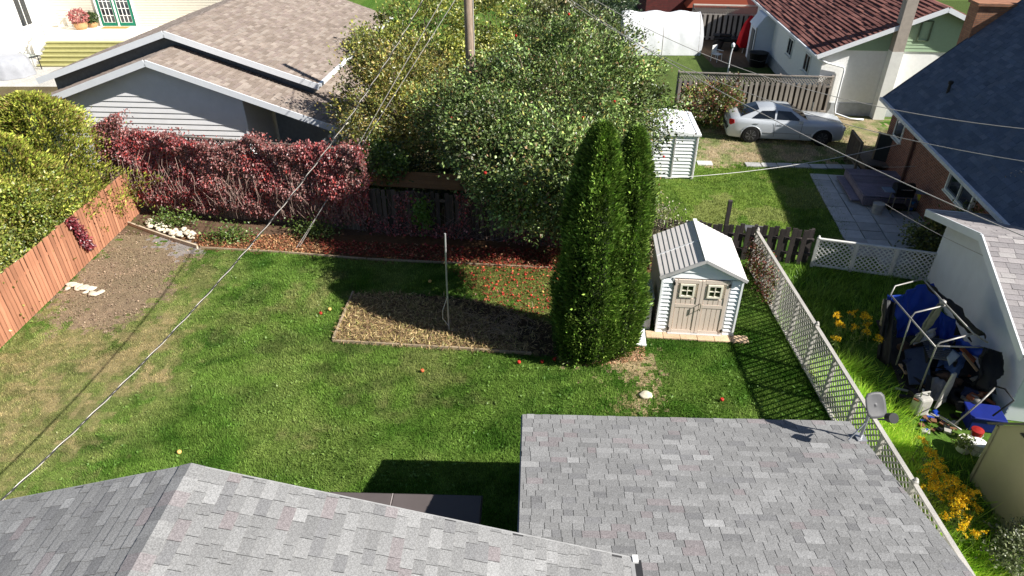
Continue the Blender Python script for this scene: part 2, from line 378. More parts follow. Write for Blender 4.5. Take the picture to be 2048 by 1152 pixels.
def slab(mb, O, U, W, width, length, th=0.12, col=None, gap=0.004):
    O, U, W = Vector(O), Vector(U), Vector(W); N = U.cross(W)
    O = O-N*gap
    return mb.prism([O, O+U*width, O+U*width+W*length, O+W*length], -N*th, col)
def strips(parent, name, m, x0, x1, z0, z1, ztop, step, y, lap=0.012, apex=None):
    """horizontal siding planks, each a part; in the frame (x along the wall, z up), facing -y; apex=(ax, az, slope) cuts them to a gable"""
    z = z0; n = 0
    while z < ztop-0.02:
        zt = min(z+step, ztop); a0, b0, a1, b1 = x0, x1, x0, x1
        if apex:
            ax, az, s = apex
            h0, h1 = max((az-z)/s, 0), max((az-zt)/s, 0)
            a0, b0, a1, b1 = max(x0, ax-h0), min(x1, ax+h0), max(x0, ax-h1), min(x1, ax+h1)
        if b0-a0 > 0.05:
            p = [(a0, y-lap, z), (b0, y-lap, z), (b1, y, zt), (a1, y, zt), (a0, y+.01, z), (b0, y+.01, z)]
            MB().add(p, [(0, 1, 2, 3), (4, 5, 1, 0), (4, 0, 3), (5, 2, 1)]).build(name, m, parent); n += 1
        z += step
def window(parent, c, w, h, face='-y', fm=None, depth=0.05, mull=1, sill=True, gm=None):
    """framed window on a wall face of its parent"""
    fm = fm or mat('window_vinyl', S(232, 232, 228), 0.45, amt=0.05); gm = gm or glassmat('dark_window_glass')
    ax = {'-y': (Vector((1, 0, 0)), Vector((0, -1, 0))), '-x': (Vector((0, -1, 0)), Vector((-1, 0, 0))), '+x': (Vector((0, 1, 0)), Vector((1, 0, 0)))}[face]
    u, n = ax; c = Vector(c); z = Vector((0, 0, 1)); f = MB(); t = 0.07
    for s in (-1, 1):
        f.bar(c+u*s*(w/2-t/2)-z*h/2, c+u*s*(w/2-t/2)+z*h/2, depth if face == '-y' else t, t if face == '-y' else depth, up=n)
        f.bar(c+z*s*(h/2-t/2)-u*(w/2-t), c+z*s*(h/2-t/2)+u*(w/2-t), t, depth, up=n)
    for k in range(1, mull+1):
        q = c-u*(w/2)+u*(w*k/(mull+1)); f.bar(q-z*(h/2-t), q+z*(h/2-t), t*.7, depth*.8, up=n)
    if sill: f.bar(c-z*(h/2+.03)-u*(w/2+.05)+n*.03, c-z*(h/2+.03)+u*(w/2+.05)+n*.03, .05, .14, up=n)
    fo = f.build('window', fm, parent)
    g = MB(); g.add([c+u*a*(w/2-t)+z*b*(h/2-t)+n*0.004 for a, b in ((-1, -1), (1, -1), (1, 1), (-1, 1))], [(0, 1, 2, 3)])
    g.build('pane', gm, fo); return fo

# ---- the house in front with grey shingles
house = thing('house', 'house in the foreground with grey asphalt shingle roof and lower wing', 'house', (-3.72, 5.57, 0), R(-1.8))
GREYS = [S(128, 128, 128), S(132, 132, 132), S(136, 136, 136), S(141, 141, 141), S(121, 121, 122), S(132, 127, 128), S(148, 148, 148), S(132, 126, 127)]
GP = [.24, .28, .19, .10, .09, .04, .04, .02]
shm = mat('grey_shingle', None, 0.92, ns=0.9, amt=0.10, fine=0.42, fs=60, bump=0.0012, spec=0.15)
s1 = 0.285; cs, sn = 1/math.hypot(1, s1), s1/math.hypot(1, s1); EA = 5.24; LS = EA/cs; ZE = 5.0-s1*EA
s2 = 0.21; c2, n2_ = 1/math.hypot(1, s2), s2/math.hypot(1, s2)
a, b = lp(house, (0.19, 9.10, 2.5)), lp(house, (5.97, 8.88, 2.5)); WX0, WX1, WY = a.x, b.x, (a.y+b.y)/2
rng = np.random.default_rng(5); DY = 3.7
sh = shingle_field((EA, -DY, ZE), (0, 1, 0), (-cs, 0, sn), DY, LS-0.13, 0.143, (0.14, 0.33), GREYS, rng, 0.009, GP)
sh += shingle_field((-EA, 0, ZE), (0, -1, 0), (cs, 0, sn), DY, LS-0.13, 0.143, (0.14, 0.33), GREYS, rng, 0.009, GP)
sh += shingle_field((WX1, WY, 2.5), (-1, 0, 0), (0, -c2, n2_), WX1-WX0, 6.4, 0.143, (0.12, 0.34), GREYS, rng, 0.011, GP)
hm = Matrix.Translation((-3.72, 5.57, 0)) @ Matrix.Rotation(R(-1.8), 4, 'Z')
def proj(p):
    dz = p.z-CAM_H; dep = p.y*_c-dz*_s; up = p.y*_s+dz*_c
    return 1024+FPX*p.x/dep, 576-FPX*up/dep, dep
score = []
for i, (q, c) in enumerate(sh):
    px, py, dep = proj(hm @ Vector(q[:4].mean(0)))
    ar = np.linalg.norm(q[1]-q[0])*np.linalg.norm(q[3]-q[0])/dep**2
    inside = -10 < px < 2058 and 700 < py < 1165 and not (q[:4, 1].mean() < 0.0 and WX0 < q[:4, 0].mean() < EA and q[0][2] < 3.5 and i > 0 and abs(q[:4, 2].mean()-(5-s1*q[:4, 0].mean())) > 0.05)
    score.append(ar if inside else 0)
top = set(np.argsort(score)[::-1][:300].tolist())
roofm = MB(); 
slab(roofm, (EA, -9, ZE), (0, 1, 0), (-cs, 0, sn), 9, LS, 0.10); slab(roofm, (-EA, 0, ZE), (0, -1, 0), (cs, 0, sn), 9, LS, 0.10)
roofm.v = [(x, y, z-0.003) for x, y, z in roofm.v]
roof = roofm.build('roof', mat('roof_deck_grey', S(58, 58, 60), 0.9, fine=0.3), house)  # deck coloured dark to paint the shadow in the shingle gaps
wm = MB(); slab(wm, (WX1, WY, 2.497), (-1, 0, 0), (0, -c2, n2_), WX1-WX0, 7.4, 0.10)
zr = 2.5+7.4*n2_
slab(wm, (WX0, WY-14.8*c2, 2.497), (1, 0, 0), (0, c2, n2_), WX1-WX0, 7.38, 0.10)
wing = wm.build('wing_roof', MATS['roof_deck_grey'], house)
for i in sorted(top):
    q, c = sh[i]; ctr = q.mean(0)
    par = roof if abs(q[:4, 2].mean()-(5-s1*abs(q[:4, 0].mean()))) < 0.05 and q[:4, 1].mean() < 0.01 else wing
    o = arrmesh('shingle', q-ctr, SF, shm, par, cols=np.repeat([c], 4, 0)); o.location = ctr
join_shingles('shingle_field', [sh[i] for i in range(len(sh)) if i not in top], shm, house)
for k in range(int(DY/0.2)):                          # ridge caps folded over the ridge
    y0 = -0.2*k+0.01; y1 = y0-0.215; e = 0.15; zz = 5.012; t = 0.006
    m_ = MB(); m_.add([(-e, y0, zz-e*s1+t), (0, y0, zz+t+.006), (e, y0, zz-e*s1+t), (-e, y1, zz-e*s1), (0, y1, zz+.004), (e, y1, zz-e*s1),
                       (-e, y0, zz-e*s1-.008), (e, y0, zz-e*s1-.008), (-e, y1, zz-e*s1-.008), (e, y1, zz-e*s1-.008)],
                      [(0, 1, 4, 3), (1, 2, 5, 4), (0, 3, 8, 6), (2, 7, 9, 5), (6, 7, 2, 1), (6, 1, 0)], [np.array(c)*f for c, f in zip([GREYS[(k*3) % 5], GREYS[5]], (1.0, 1.0))][k % 4 == 2])
    m_.build('ridge_cap', shm, roof)
sidm = mat('white_siding', S(222, 222, 218), 0.6, ns=3, amt=0.06)
hw = MB(); hw.prism([(-4.85, -0.4, 0), (4.85, -0.4, 0), (4.85, -0.4, 3.46), (0, -0.4, 4.84), (-4.85, -0.4, 3.46)], (0, -8.2, 0)); hw.build('wall', sidm, house)
hw = MB(); hw.box(((WX0+WX1)/2, WY-7.6, 1.2), (WX1-WX0-0.7, 14.2, 2.4)); hw.build('wing_wall', sidm, house)
fm_ = mat('white_fascia', S(235, 235, 233), 0.5, amt=0.05)
f = MB()
for s in (-1, 1): f.bar((0, 0.012, 4.93), (s*EA, 0.012, ZE-0.07), 0.02, 0.13)
f.build('fascia', mat('grey_fascia', S(150, 150, 150), 0.5), roof)
f = MB(); f.bar((WX0, WY+.012, 2.43), (WX1, WY+.012, 2.43), 0.02, 0.12); f.bar((WX0-.012, WY, 2.43), (WX0-.012, WY-7.2, 2.43+7.2*s2), 0.02, 0.10); f.bar((WX1+.012, WY, 2.43), (WX1+.012, WY-7.2, 2.43+7.2*s2), 0.02, 0.10)
f.build('wing_fascia', mat('grey_fascia', S(150, 150, 150), 0.5), wing)
f = MB(); f.box((EA+.05, -4.0, ZE-0.05), (0.11, 7.96, 0.09)); f.build('gutter', mat('gutter_dark', S(52, 52, 54), 0.4), roof)
f = MB(); f.box((EA+.03, -.02, ZE-0.02), (0.07, 0.10, 0.10)); f.build('gutter_end', fm_, roof)
f = MB(); f.box((EA-.012, -4.0, ZE+.012), (0.05, 7.9, 0.012)); f.build('drip_edge', mat('grey_fascia', S(150, 150, 150), 0.5), roof)
# small flat porch roof with wide panels
pf = [lp(house, G(690, 982, 1.6)), lp(house, G(966, 982, 1.6))]; py1 = pf[0].y; px1 = pf[1].x; pcol = mat('brown_panel', S(90, 83, 82), 0.55, ns=2, amt=0.1)
seam = lp(house, G(788, 982, 1.6)).x
porch = MB(); porch.box(((px1-3.4+px1)/2, py1/2-.2, 1.52), (3.4, py1+.4, 0.10)); pr = porch.build('porch_roof', mat('dark_trim', S(60, 56, 56), 0.6), house)
xs_ = [px1, px1-.98, seam, seam-.97, px1-3.4]; xs_ = [px1-.02, seam+.01, seam-.03, px1-3.38]
for i in (0, 2):
    m_ = MB(); m_.box(((xs_[i]+xs_[i+1])/2, py1/2-.2, 1.585), (abs(xs_[i]-xs_[i+1]), py1+.34, 0.03)); m_.build('panel', pcol, pr, bevel=.008)
m_ = MB(); m_.box((seam-.01, py1/2-.2, 1.592), (0.018, py1+.34, 0.028)); m_.build('panel_seam', mat('grey_seam', S(150, 142, 140), .5), pr)
for x in (px1-.1, px1-3.3):
    m_ = MB(); m_.box((x, py1-.1, 0.73), (0.09, 0.09, 1.46)); m_.build('porch_post', fm_, pr)

# ---- tan garage behind the vines
gar = thing('garage', 'grey sided garage with tan shingle roof stepped in two gables', 'garage', (-13.6, 27.8, 0), R(-4))
TANS = [S(138, 126, 117), S(146, 134, 125), S(131, 119, 110), S(152, 141, 132), S(140, 127, 120)]
tsm = mat('tan_shingle', None, 0.92, ns=2, amt=0.10, fine=0.22, fs=40, spec=0.15)
sm_ = 0.333; cm, nm_ = 1/math.hypot(1, sm_), sm_/math.hypot(1, sm_); HW = 5.85; ML = HW/cm; MZ = 5.1-sm_*HW
rng = np.random.default_rng(8)
sh = shingle_field((HW, 0, MZ), (0, 1, 0), (-cm, 0, nm_), 13.4, ML, 0.16, (0.22, 0.5), TANS, rng, 0.022)
sh += shingle_field((-HW, 13.4, MZ), (0, -1, 0), (cm, 0, nm_), 13.4, ML, 0.16, (0.22, 0.5), TANS, rng, 0.022)
lo_ = lp(gar, (-13.6, 25.8, 4.5)); sl = 0.345; cl_, nl_ = 1/math.hypot(1, sl), sl/math.hypot(1, sl); LR = 7.05; LL = 6.0
fy = lo_.y
sh2 = shingle_field((lo_.x+LR, fy, 4.5-sl*LR), (0, 1, 0), (-cl_, 0, nl_), 15.4, 1.75/cl_, 0.16, (0.22, 0.5), TANS, rng, 0.022)
sh2 += shingle_field((lo_.x+LR, fy, 4.5-sl*LR), (0, 1, 0), (-cl_, 0, nl_), 2.3, LR/cl_, 0.16, (0.22, 0.5), TANS, rng, 0.022, v0=1.76)
sh2 += shingle_field((lo_.x-LL, fy+2.3, 4.5-sl*LL), (0, -1, 0), (cl_, 0, nl_), 2.3, LL/cl_, 0.16, (0.22, 0.5), TANS, rng, 0.022)
dk = mat('roof_deck_tan', S(110, 98, 92), 0.9)
m_ = MB(); slab(m_, (HW, 0, MZ), (0, 1, 0), (-cm, 0, nm_), 13.4, ML); slab(m_, (-HW, 13.4, MZ), (0, -1, 0), (cm, 0, nm_), 13.4, ML)
gr = m_.build('roof', dk, gar); join_shingles('shingles', sh, tsm, gr)
m_ = MB(); slab(m_, (lo_.x+LR, fy, 4.5-sl*LR), (0, 1, 0), (-cl_, 0, nl_), 15.4, 1.75/cl_); slab(m_, (lo_.x+LR-1.75, fy, 4.5-sl*(LR-1.75)), (0, 1, 0), (-cl_, 0, nl_), 2.35, (LR-1.75)/cl_); slab(m_, (lo_.x-LL, fy+2.35, 4.5-sl*LL), (0, -1, 0), (cl_, 0, nl_), 2.35, LL/cl_)
gl = m_.build('lower_roof', dk, gar); join_shingles('shingles', sh2, tsm, gl)
fw = mat('white_metal_trim', S(226, 229, 234), 0.4, ns=3, amt=0.05)
f = MB()
for s in (-1, 1): f.bar((0, -0.03, 5.0), (s*(HW+.05), -0.03, MZ-0.10), 0.04, 0.24)
f.build('fascia', fw, gr)
f = MB(); f.bar((lo_.x, fy-.03, 4.40), (lo_.x+LR+.05, fy-.03, 4.40-sl*(LR+.05)), 0.04, 0.24); f.bar((lo_.x, fy-.03, 4.40), (lo_.x-LL-.05, fy-.03, 4.40-sl*(LL+.05)), 0.04, 0.24)
f.build('lower_fascia', fw, gl)
f = MB(); f.box((HW+.06, 6.7, MZ-0.04), (0.12, 13.3, 0.13)); f.build('gutter', fw, gr)
gside = mat('light_grey_vinyl', S(228, 228, 231), 0.5, ns=3, amt=0.05)
WXR = 3.35
for (xa, xb, yy, az, ss, nm) in ((-5.5, WXR, fy+.45, 4.38, sl, 'front'), ):
    strips(gar, 'siding_plank', gside, xa, xb, 0.0, 0, 4.15, 0.215, yy, 0.03, (lo_.x, az-.10, ss))
m_ = MB(); m_.prism([(-5.48, fy+.47, 0), (WXR, fy+.47, 0), (WXR, fy+.47, 4.17-sl*WXR-.1), (lo_.x, fy+.47, 4.22), (-5.48, fy+.47, 4.22-sl*5.5)], (0, 12, 0)); m_.build('wall', gside, gar)
m_ = MB(); m_.box((WXR-.04, fy+.42, 1.45), (0.10, 0.06, 2.9)); m_.build('corner_trim', fw, gar)
m_ = MB(); m_.prism([(-5.5, 0.45, 2.5), (5.5, 0.45, 2.5), (5.5, 0.45, 4.98-sm_*5.5), (0, 0.45, 4.94), (-5.5, 0.45, 4.98-sm_*5.5)], (0, 12.5, 0)); m_.build('upper_wall', mat('shaded_gable', S(110, 114, 120), .7), gar)  # white siding, with the overhang's shade put into its grey
m_ = MB(); m_.box((lo_.x+LR-.35, fy+.4, 1.0), (0.12, 0.12, 2.0)); m_.build('carport_post', fw, gar)
m_ = MB(); m_.box((WXR+1.75, fy+2.9, 0.9), (3.2, 0.1, 1.8)); m_.build('carport_panel', mat('grey_panel', S(150, 160, 165), .5), gar)
bar = MB(); bp = gar.matrix_basis
bl = thing('plastic_barrel', 'dark blue plastic barrel standing in the open carport', 'barrel', G(585, 290, 0) - Vector((0, -1.2, 0)))
bar.lathe((0, 0, 0), [(0.26, 0), (0.30, .1), (0.31, .45), (0.30, .8), (0.27, .9), (0.24, .92)], 16); bar.build('body', mat('blue_plastic', S(28, 44, 104), .35, amt=.08), bl, smooth=True)
m_ = MB(); m_.lathe((0, 0, .9), [(0.23, 0), (0.25, .03), (0.05, .05)], 16); m_.build('lid', MATS['blue_plastic'], bl)

# ---- white house and terrace in the far left corner
wh = thing('house', 'white sided house with green french doors and terrace behind the tan garage', 'house', (-27, 47.6, 0), 0)
cream = mat('cream_siding', S(214, 206, 190), .6, ns=2, amt=.05); wsid = mat('bright_white_siding', S(240, 240, 238), .6, amt=.03)
strips(wh, 'siding_plank', cream, -3.6, 9, 1.25, 0, 5.6, 0.16, 0.0, 0.02)
m_ = MB(); m_.box((2.7, 2.5, 2.8), (12.6, 4.94, 5.6)); m_.build('wall', cream, wh)
m_ = MB(); m_.box((-6.6, -5.0, 2.8), (6.0, 14.0, 5.6)); m_.build('side_wing', wsid, wh)
m_ = MB(); m_.box((-0.2, .2, 5.2), (7.4, 2.6, .12)); m_.build('eave_overhang', wsid, wh)
for yy, zz, hh in ((-2.4, 2.7, 2.0), (-6.6, 2.4, 1.3)): window(wh, (-3.56, yy, zz), 1.2, hh, '+x', mull=1)
for yy, zz, hh in ((-1.45, 2.7, 2.0), (-7.6, 2.4, 1.3)):
    m_ = MB(); m_.box((-3.56, yy, zz), (.06, .42, hh)); m_.build('shutter', mat('pale_grey_shutter', S(205, 205, 205), .5), wh)
dx0 = lp(wh, V(206, 48, 47.6)).x; grn = mat('green_door_paint', S(20, 118, 92), .4, amt=.08)
for k in range(2):
    x = dx0+.55+k*1.12; d = MB()
    for s in (-1, 1): d.box((x+s*.46, -.05, 2.3), (.14, .06, 2.1))
    d.box((x, -.05, 1.36), (.78, .06, .2)); d.box((x, -.05, 3.28), (.78, .06, .14)); do = d.build('door', grn, wh)
    p = MB(); p.add([(x-.39, -.045, 1.46), (x+.39, -.045, 1.46), (x+.39, -.045, 3.21), (x-.39, -.045, 3.21)], [(0, 1, 2, 3)]); p.build('pane', glassmat('dark_window_glass'), do)
    g = MB()
    for i in range(4): g.box((x-.39+.26*i, -.06, 2.33), (.035, .03, 1.78))
    for i in range(5): g.box((x, -.062, 1.46+.437*i), (.78, .03, .035))
    g.build('muntin', wsid, do)
f = MB()
for x in (dx0-.08, dx0+1.11, dx0+2.3): f.box((x, -.06, 2.3), (.10, .09, 2.25))
f.box((dx0+1.11, -.06, 3.47), (2.5, .09, .1)); f.build('door_frame', wsid, wh)
ter = thing('terrace', 'pale painted terrace with olive wooden steps below the green doors', 'terrace', (-27, 44.0, 0), 0)
m_ = MB(); m_.box((1.6, 1.75, .63), (9.0, 3.6, 1.22)); m_.build('deck', mat('pale_deck_paint', S(238, 234, 222), .6, amt=.05), ter)
olive = mat('olive_step_wood', S(168, 164, 112), .7, ns=4, amt=.12)
for k in range(6):
    m_ = MB(); m_.box((1.3, -.17-.31*k, 1.03-.2*k-.09), (6.2, .30, .19)); m_.box((1.3, -.19-.31*k, 1.03-.2*k+.03), (6.25, .34, .04)); m_.build('step', olive, ter)
rl_ = MB(); pa = [(-1.95, .1), (-1.95, 1.8), (-1.95, 3.3)]
for x, y in pa: rl_.box((x, y, 1.75), (.08, .08, 1.0))
rl_.bar((-1.95, .1, 2.24), (-1.95, 3.3, 2.24), .07, .05); rl_.bar((-1.95, .1, 2.2), (-1.95, -1.9, 1.0), .05, .05); rl_.box((-1.95, -1.85, .5), (.08, .08, 1.0))
rl_.build('railing', mat('pale_rail', S(190, 190, 186), .5), ter)
dm = MB(); dm.box((0, 0, .012), (1.7, .55, .024)); o = dm.build('doormat', mat('orange_coir', S(196, 140, 80), .95, ns=40, amt=.2)); o.location = G(232, 55, 1.25)+Vector((0, -.05, .0)); tag(o, 'orange brown doormat in front of the green french doors', 'doormat')

# ---- low house with brown roof and green gable
bh = thing('house', 'white house with green gable siding and brown tile roof', 'house', (14.8, 33.2, 0), R(-5.3))
sb = 0.42; cb, nb = 1/math.hypot(1, sb), sb/math.hypot(1, sb); AX = 4.75; AZ = 5.15; LX = -.45
BR = [S(122, 82, 76), S(110, 72, 67), S(134, 92, 84), S(100, 66, 62)]
brm = mat('brown_tile', None, .9, ns=2, amt=.12, fine=.15, fs=40, spec=.15)
rng = np.random.default_rng(3)
ez = AZ-sb*(AX-LX); L_ = (AX-LX)/cb
sh = shingle_field((LX, 15, ez), (0, -1, 0), (cb, 0, nb), 15.4, L_, .21, (.55, 1.1), BR, rng, .045)
sh += shingle_field((2*AX-LX, -.4, ez), (0, 1, 0), (-cb, 0, nb), 15.4, L_, .21, (.55, 1.1), BR, rng, .045)
m_ = MB(); slab(m_, (LX, 15, ez), (0, -1, 0), (cb, 0, nb), 15.4, L_, .14); slab(m_, (2*AX-LX, -.4, ez), (0, 1, 0), (-cb, 0, nb), 15.4, L_, .14)
br_ = m_.build('roof', mat('roof_deck_brown', S(80, 54, 50), .9), bh); join_shingles('tiles', sh, brm, br_)
f = MB()
for s in (-1, 1): f.bar((AX, -.43, AZ-.10), (AX+s*(AX-LX), -.43, ez-.10), .05, .2)
f.build('fascia', fw, br_)
f = MB(); f.box((LX-.05, 7.3, ez-.06), (.11, 15.4, .11)); f.build('gutter', fw, br_)
gsid = mat('pale_green_siding', S(158, 182, 152), .6, amt=.05)
strips(bh, 'siding_plank', gsid, 0, 2*AX, 3.12, 0, 4.95, .155, 0, .02, (AX, AZ-.1, sb))
stuc = mat('white_stucco', S(246, 246, 244), .85, ns=6, amt=.05, bump=.01)
m_ = MB(); m_.prism([(.01, .03, .62), (2*AX-.01, .03, .62), (2*AX-.01, .03, 3.0), (AX, .03, 5.0), (.01, .03, 3.0)], (0, 14.5, 0)); m_.build('wall', stuc, bh)
m_ = MB(); m_.box((AX, 7.3, .31), (2*AX+.06, 14.6, .62)); m_.build('foundation', mat('grey_foundation', S(172, 176, 180), .9, ns=4), bh)
f = MB(); hx = lp(bh, V(1845, 65, 33)).x
for s in (-1, 1): f.box((hx+s*.24, -.04, 4.05), (.05, .05, .86)); f.box((hx, -.04, 4.05+s*.43), (.48, .05, .05))
f.build('hatch_frame', mat('dark_olive_trim', S(90, 105, 85), .6), bh)
for yy in (2.2, 5.6): window(bh, (-.02, yy, 1.95), 1.0, .9, '-x', mull=1)
chx = lp(bh, G(1740, 228)).x
m_ = MB(); m_.box((chx+.1, -.27, 1.6), (.52, .5, 3.2)); m_.build('flue_base', mat('whitewashed_block', S(226, 226, 222), .85, ns=5, amt=.08), bh)
m_ = MB(); m_.box((chx+.1, -.27, 4.95), (.5, .48, 3.5)); m_.build('flue', mat('concrete_flue', S(168, 158, 148), .9, ns=7, amt=.15), bh)
f = MB(); f.tube([(LX-.02, -.35, ez-.12), (.15, -.14, 2.55), (1.0, -.12, 2.35), (1.05, -.1, 2.2), (1.05, -.1, .5), (1.1, -.2, .15), (1.7, -.7, .06), (2.3, -.75, .06)], .045, 8); f.build('downspout', fw, bh, smooth=True)

# ---- brick house with steep slate blue roof
bl_ = thing('house', 'red brick house with steep dark blue shingle roof on the right', 'house', (15.0, 27.4, 0), R(-8.8))
ss = 1.0; cq, nq = 1/math.hypot(1, ss), ss/math.hypot(1, ss); RX = 4.3; RL = RX/cq
BLU = [S(86, 97, 116), S(91, 102, 120), S(82, 93, 112), S(98, 107, 124), S(88, 99, 117)]
bsm = mat('slate_blue_shingle', None, .9, ns=1.3, amt=.16, fine=.2, fs=40, spec=.2)
rng = np.random.default_rng(4)
sh = shingle_field((0, 0, 2.6), (0, -1, 0), (cq, 0, nq), 12.5, RL, .16, (.25, .5), BLU, rng, .012)
m_ = MB(); slab(m_, (0, 0, 2.6), (0, -1, 0), (cq, 0, nq), 12.5, RL, .12); slab(m_, (2*RX, -12.5, 2.6), (0, 1, 0), (-cq, 0, nq), 12.5, RL, .12)
rr_ = m_.build('roof', mat('roof_deck_blue', S(50, 56, 72), .9), bl_); join_shingles('shingles', sh, bsm, rr_)
def brickmat(name, c1, c2, mortar, sc=1.0):
    m, t, b = _nodes(name); tc = t.nodes.new('ShaderNodeTexCoord'); sp = t.nodes.new('ShaderNodeSeparateXYZ'); cb_ = t.nodes.new('ShaderNodeCombineXYZ')
    ad = t.nodes.new('ShaderNodeMath'); ad.operation = 'ADD'
    t.links.new(tc.outputs['Object'], sp.inputs[0]); t.links.new(sp.outputs[0], ad.inputs[0]); t.links.new(sp.outputs[1], ad.inputs[1])
    t.links.new(ad.outputs[0], cb_.inputs[0]); t.links.new(sp.outputs[2], cb_.inputs[1])
    br = t.nodes.new('ShaderNodeTexBrick'); br.inputs['Scale'].default_value = 1.0; br.inputs['Brick Width'].default_value = .22*sc; br.inputs['Row Height'].default_value = .075*sc
    br.inputs['Mortar Size'].default_value = .009*sc; br.inputs['Color1'].default_value = (*c1, 1); br.inputs['Color2'].default_value = (*c2, 1); br.inputs['Mortar'].default_value = (*mortar, 1)
    t.links.new(cb_.outputs[0], br.inputs['Vector']); n = _noise(t, 5, 4); f = _range(t, n.outputs['Fac'], .75, 1.25)
    t.links.new(_scale(t, br.outputs['Color'], f), b.inputs['Base Color']); b.inputs['Roughness'].default_value = .9
    _bump(t, b, br.outputs['Fac'], -.6, .01); MATS[name] = m; return m
bkm = brickmat('red_brick', S(142, 84, 64), S(118, 66, 52), S(150, 132, 118))
m_ = MB(); m_.prism([(.42, -.35, 0), (2*RX-.42, -.35, 0), (2*RX-.42, -.35, 2.86), (RX, -.35, 2.42+ss*RX), (.42, -.35, 2.86)], (0, -11.6, 0)); m_.build('wall', bkm, bl_)
f = MB(); f.box((-.05, -6.2, 2.56), (.12, 12.5, .12)); f.build('gutter', mat('grey_gutter', S(206, 208, 212), .4), rr_)
f = MB(); f.bar((-.02, .03, 2.52), (RX, .03, 2.52+ss*RX), .04, .14); f.build('fascia', mat('dark_fascia', S(56, 60, 70), .5), rr_)
m_ = MB(); cx = lp(bl_, V(1955, 40, 27.8)).x
m_.box((cx+.35, .35, 3.1), (1.7, .8, 6.2)); m_.box((cx+.35, .35, 6.22), (1.85, .95, .1)); m_.build('brick_chimney', brickmat('tan_brick', S(168, 118, 88), S(142, 94, 70), S(120, 100, 86)), bl_)
m_ = MB(); m_.tube([(1.1, -2.8, 2.6+ss*1.1-.05), (1.1, -2.8, 2.6+ss*1.1+.35)], .05, 8); m_.lathe((1.1, -2.8, 2.6+ss*1.1+.3), [(.08, 0), (.09, .1), (.02, .13)], 10); m_.build('roof_vent', mat('black_vent', S(30, 30, 32), .5), rr_)
window(bl_, (.40, -1.5, 1.85), .9, .8, '-x', mull=0)
wq = lp(bl_, V(1935, 350, 20.6)); window(bl_, (.36, -7.6, 2.02), 1.9, .85, '-x', mull=1, depth=.14)
f = MB(); f.tube([(.34, -3.25, 2.5), (.34, -3.3, .1)], .055, 8); f.build('downspout', mat('brown_pipe', S(88, 60, 50), .6), bl_)

# ---- white garage at the right edge
wg = thing('garage', 'white sided garage with grey shingle roof behind the collapsed canopy', 'garage', (11.95, 14.6, 0), R(-12.2))
GA, GZ, GS, OH = 3.5, 3.15, .29, .5
cg, ng = 1/math.hypot(1, GS), GS/math.hypot(1, GS); ge = GZ-GS*GA
WGP = [S(150, 145, 145), S(155, 150, 150), S(143, 138, 139), S(162, 158, 157), S(137, 133, 134)]
rng = np.random.default_rng(6)
wgm = mat('grey_pink_shingle', None, .92, ns=5, amt=.08, fine=.3, fs=60, spec=.15)
near = shingle_field((-OH, -GA, ge), (1, 0, 0), (0, cg, ng), 7.0, GA/cg, .17, (.3, .42), WGP, rng, .014)
farr = shingle_field((7.0-OH, GA, ge), (-1, 0, 0), (0, -cg, ng), 7.0, GA/cg, .17, (.3, .42), WGP, rng, .014)
m_ = MB(); slab(m_, (-OH, -GA, ge), (1, 0, 0), (0, cg, ng), 7.0, GA/cg, .1); slab(m_, (7.0-OH, GA, ge), (-1, 0, 0), (0, -cg, ng), 7.0, GA/cg, .1)
wr = m_.build('roof', MATS['roof_deck_grey'], wg)
wgM = Matrix.Translation((11.95, 14.6, 0)) @ Matrix.Rotation(R(-12.2), 4, 'Z'); keep = []; rest = []
for q, c in near+farr:
    px, py, dep = proj(wgM @ Vector(q[:4].mean(0))); (keep if -5 < px < 2056 and py < 1160 else rest).append((q, c))
for q, c in keep[:300]:
    ctr = q.mean(0); o = arrmesh('shingle', q-ctr, SF, wgm, wr, cols=np.repeat([c], 4, 0)); o.location = ctr
join_shingles('shingle_field', rest+keep[300:], wgm, wr)
f = MB()
for s in (-1, 1): f.bar((-OH-.02, 0, GZ-.09), (-OH-.02, s*GA, ge-.09), .04, .2)
f.build('fascia', fw, wr)
f = MB(); f.bar((-OH, GA+.02, ge-.06), (6.4, GA+.02, ge-.06), .04, .14); f.build('eave_board', fw, wr)
def strips_x(parent, name, m, y0, y1, z0, ztop, step, x, lap, apex):
    z = z0
    while z < ztop-.02:
        zt = min(z+step, ztop); az, s = apex; h0, h1 = (az-z)/s, max((az-zt)/s, 0); a0, b0 = max(y0, -h0), min(y1, h0); a1, b1 = max(y0, -h1), min(y1, h1)
        p = [(x-lap, b0, z), (x-lap, a0, z), (x, a1, zt), (x, b1, zt), (x+.01, b0, z), (x+.01, a0, z)]
        MB().add(p, [(0, 1, 2, 3), (4, 5, 1, 0), (4, 0, 3), (5, 2, 1)]).build(name, m, parent); z += step
wsm = mat('garage_white_paint', S(228, 231, 236), .6, ns=3, amt=.05)
strips_x(wg, 'siding_plank', wsm, -3.07, 3.07, .1, GZ-.12, .125, -.012, .014, (GZ-.08, GS))
m_ = MB(); m_.prism([(0, -3.07, 0), (0, 3.07, 0), (0, 3.07, ge+.0), (0, 0, GZ-.14), (0, -3.07, ge)], (6.3, 0, 0)); m_.build('wall', wsm, wg)

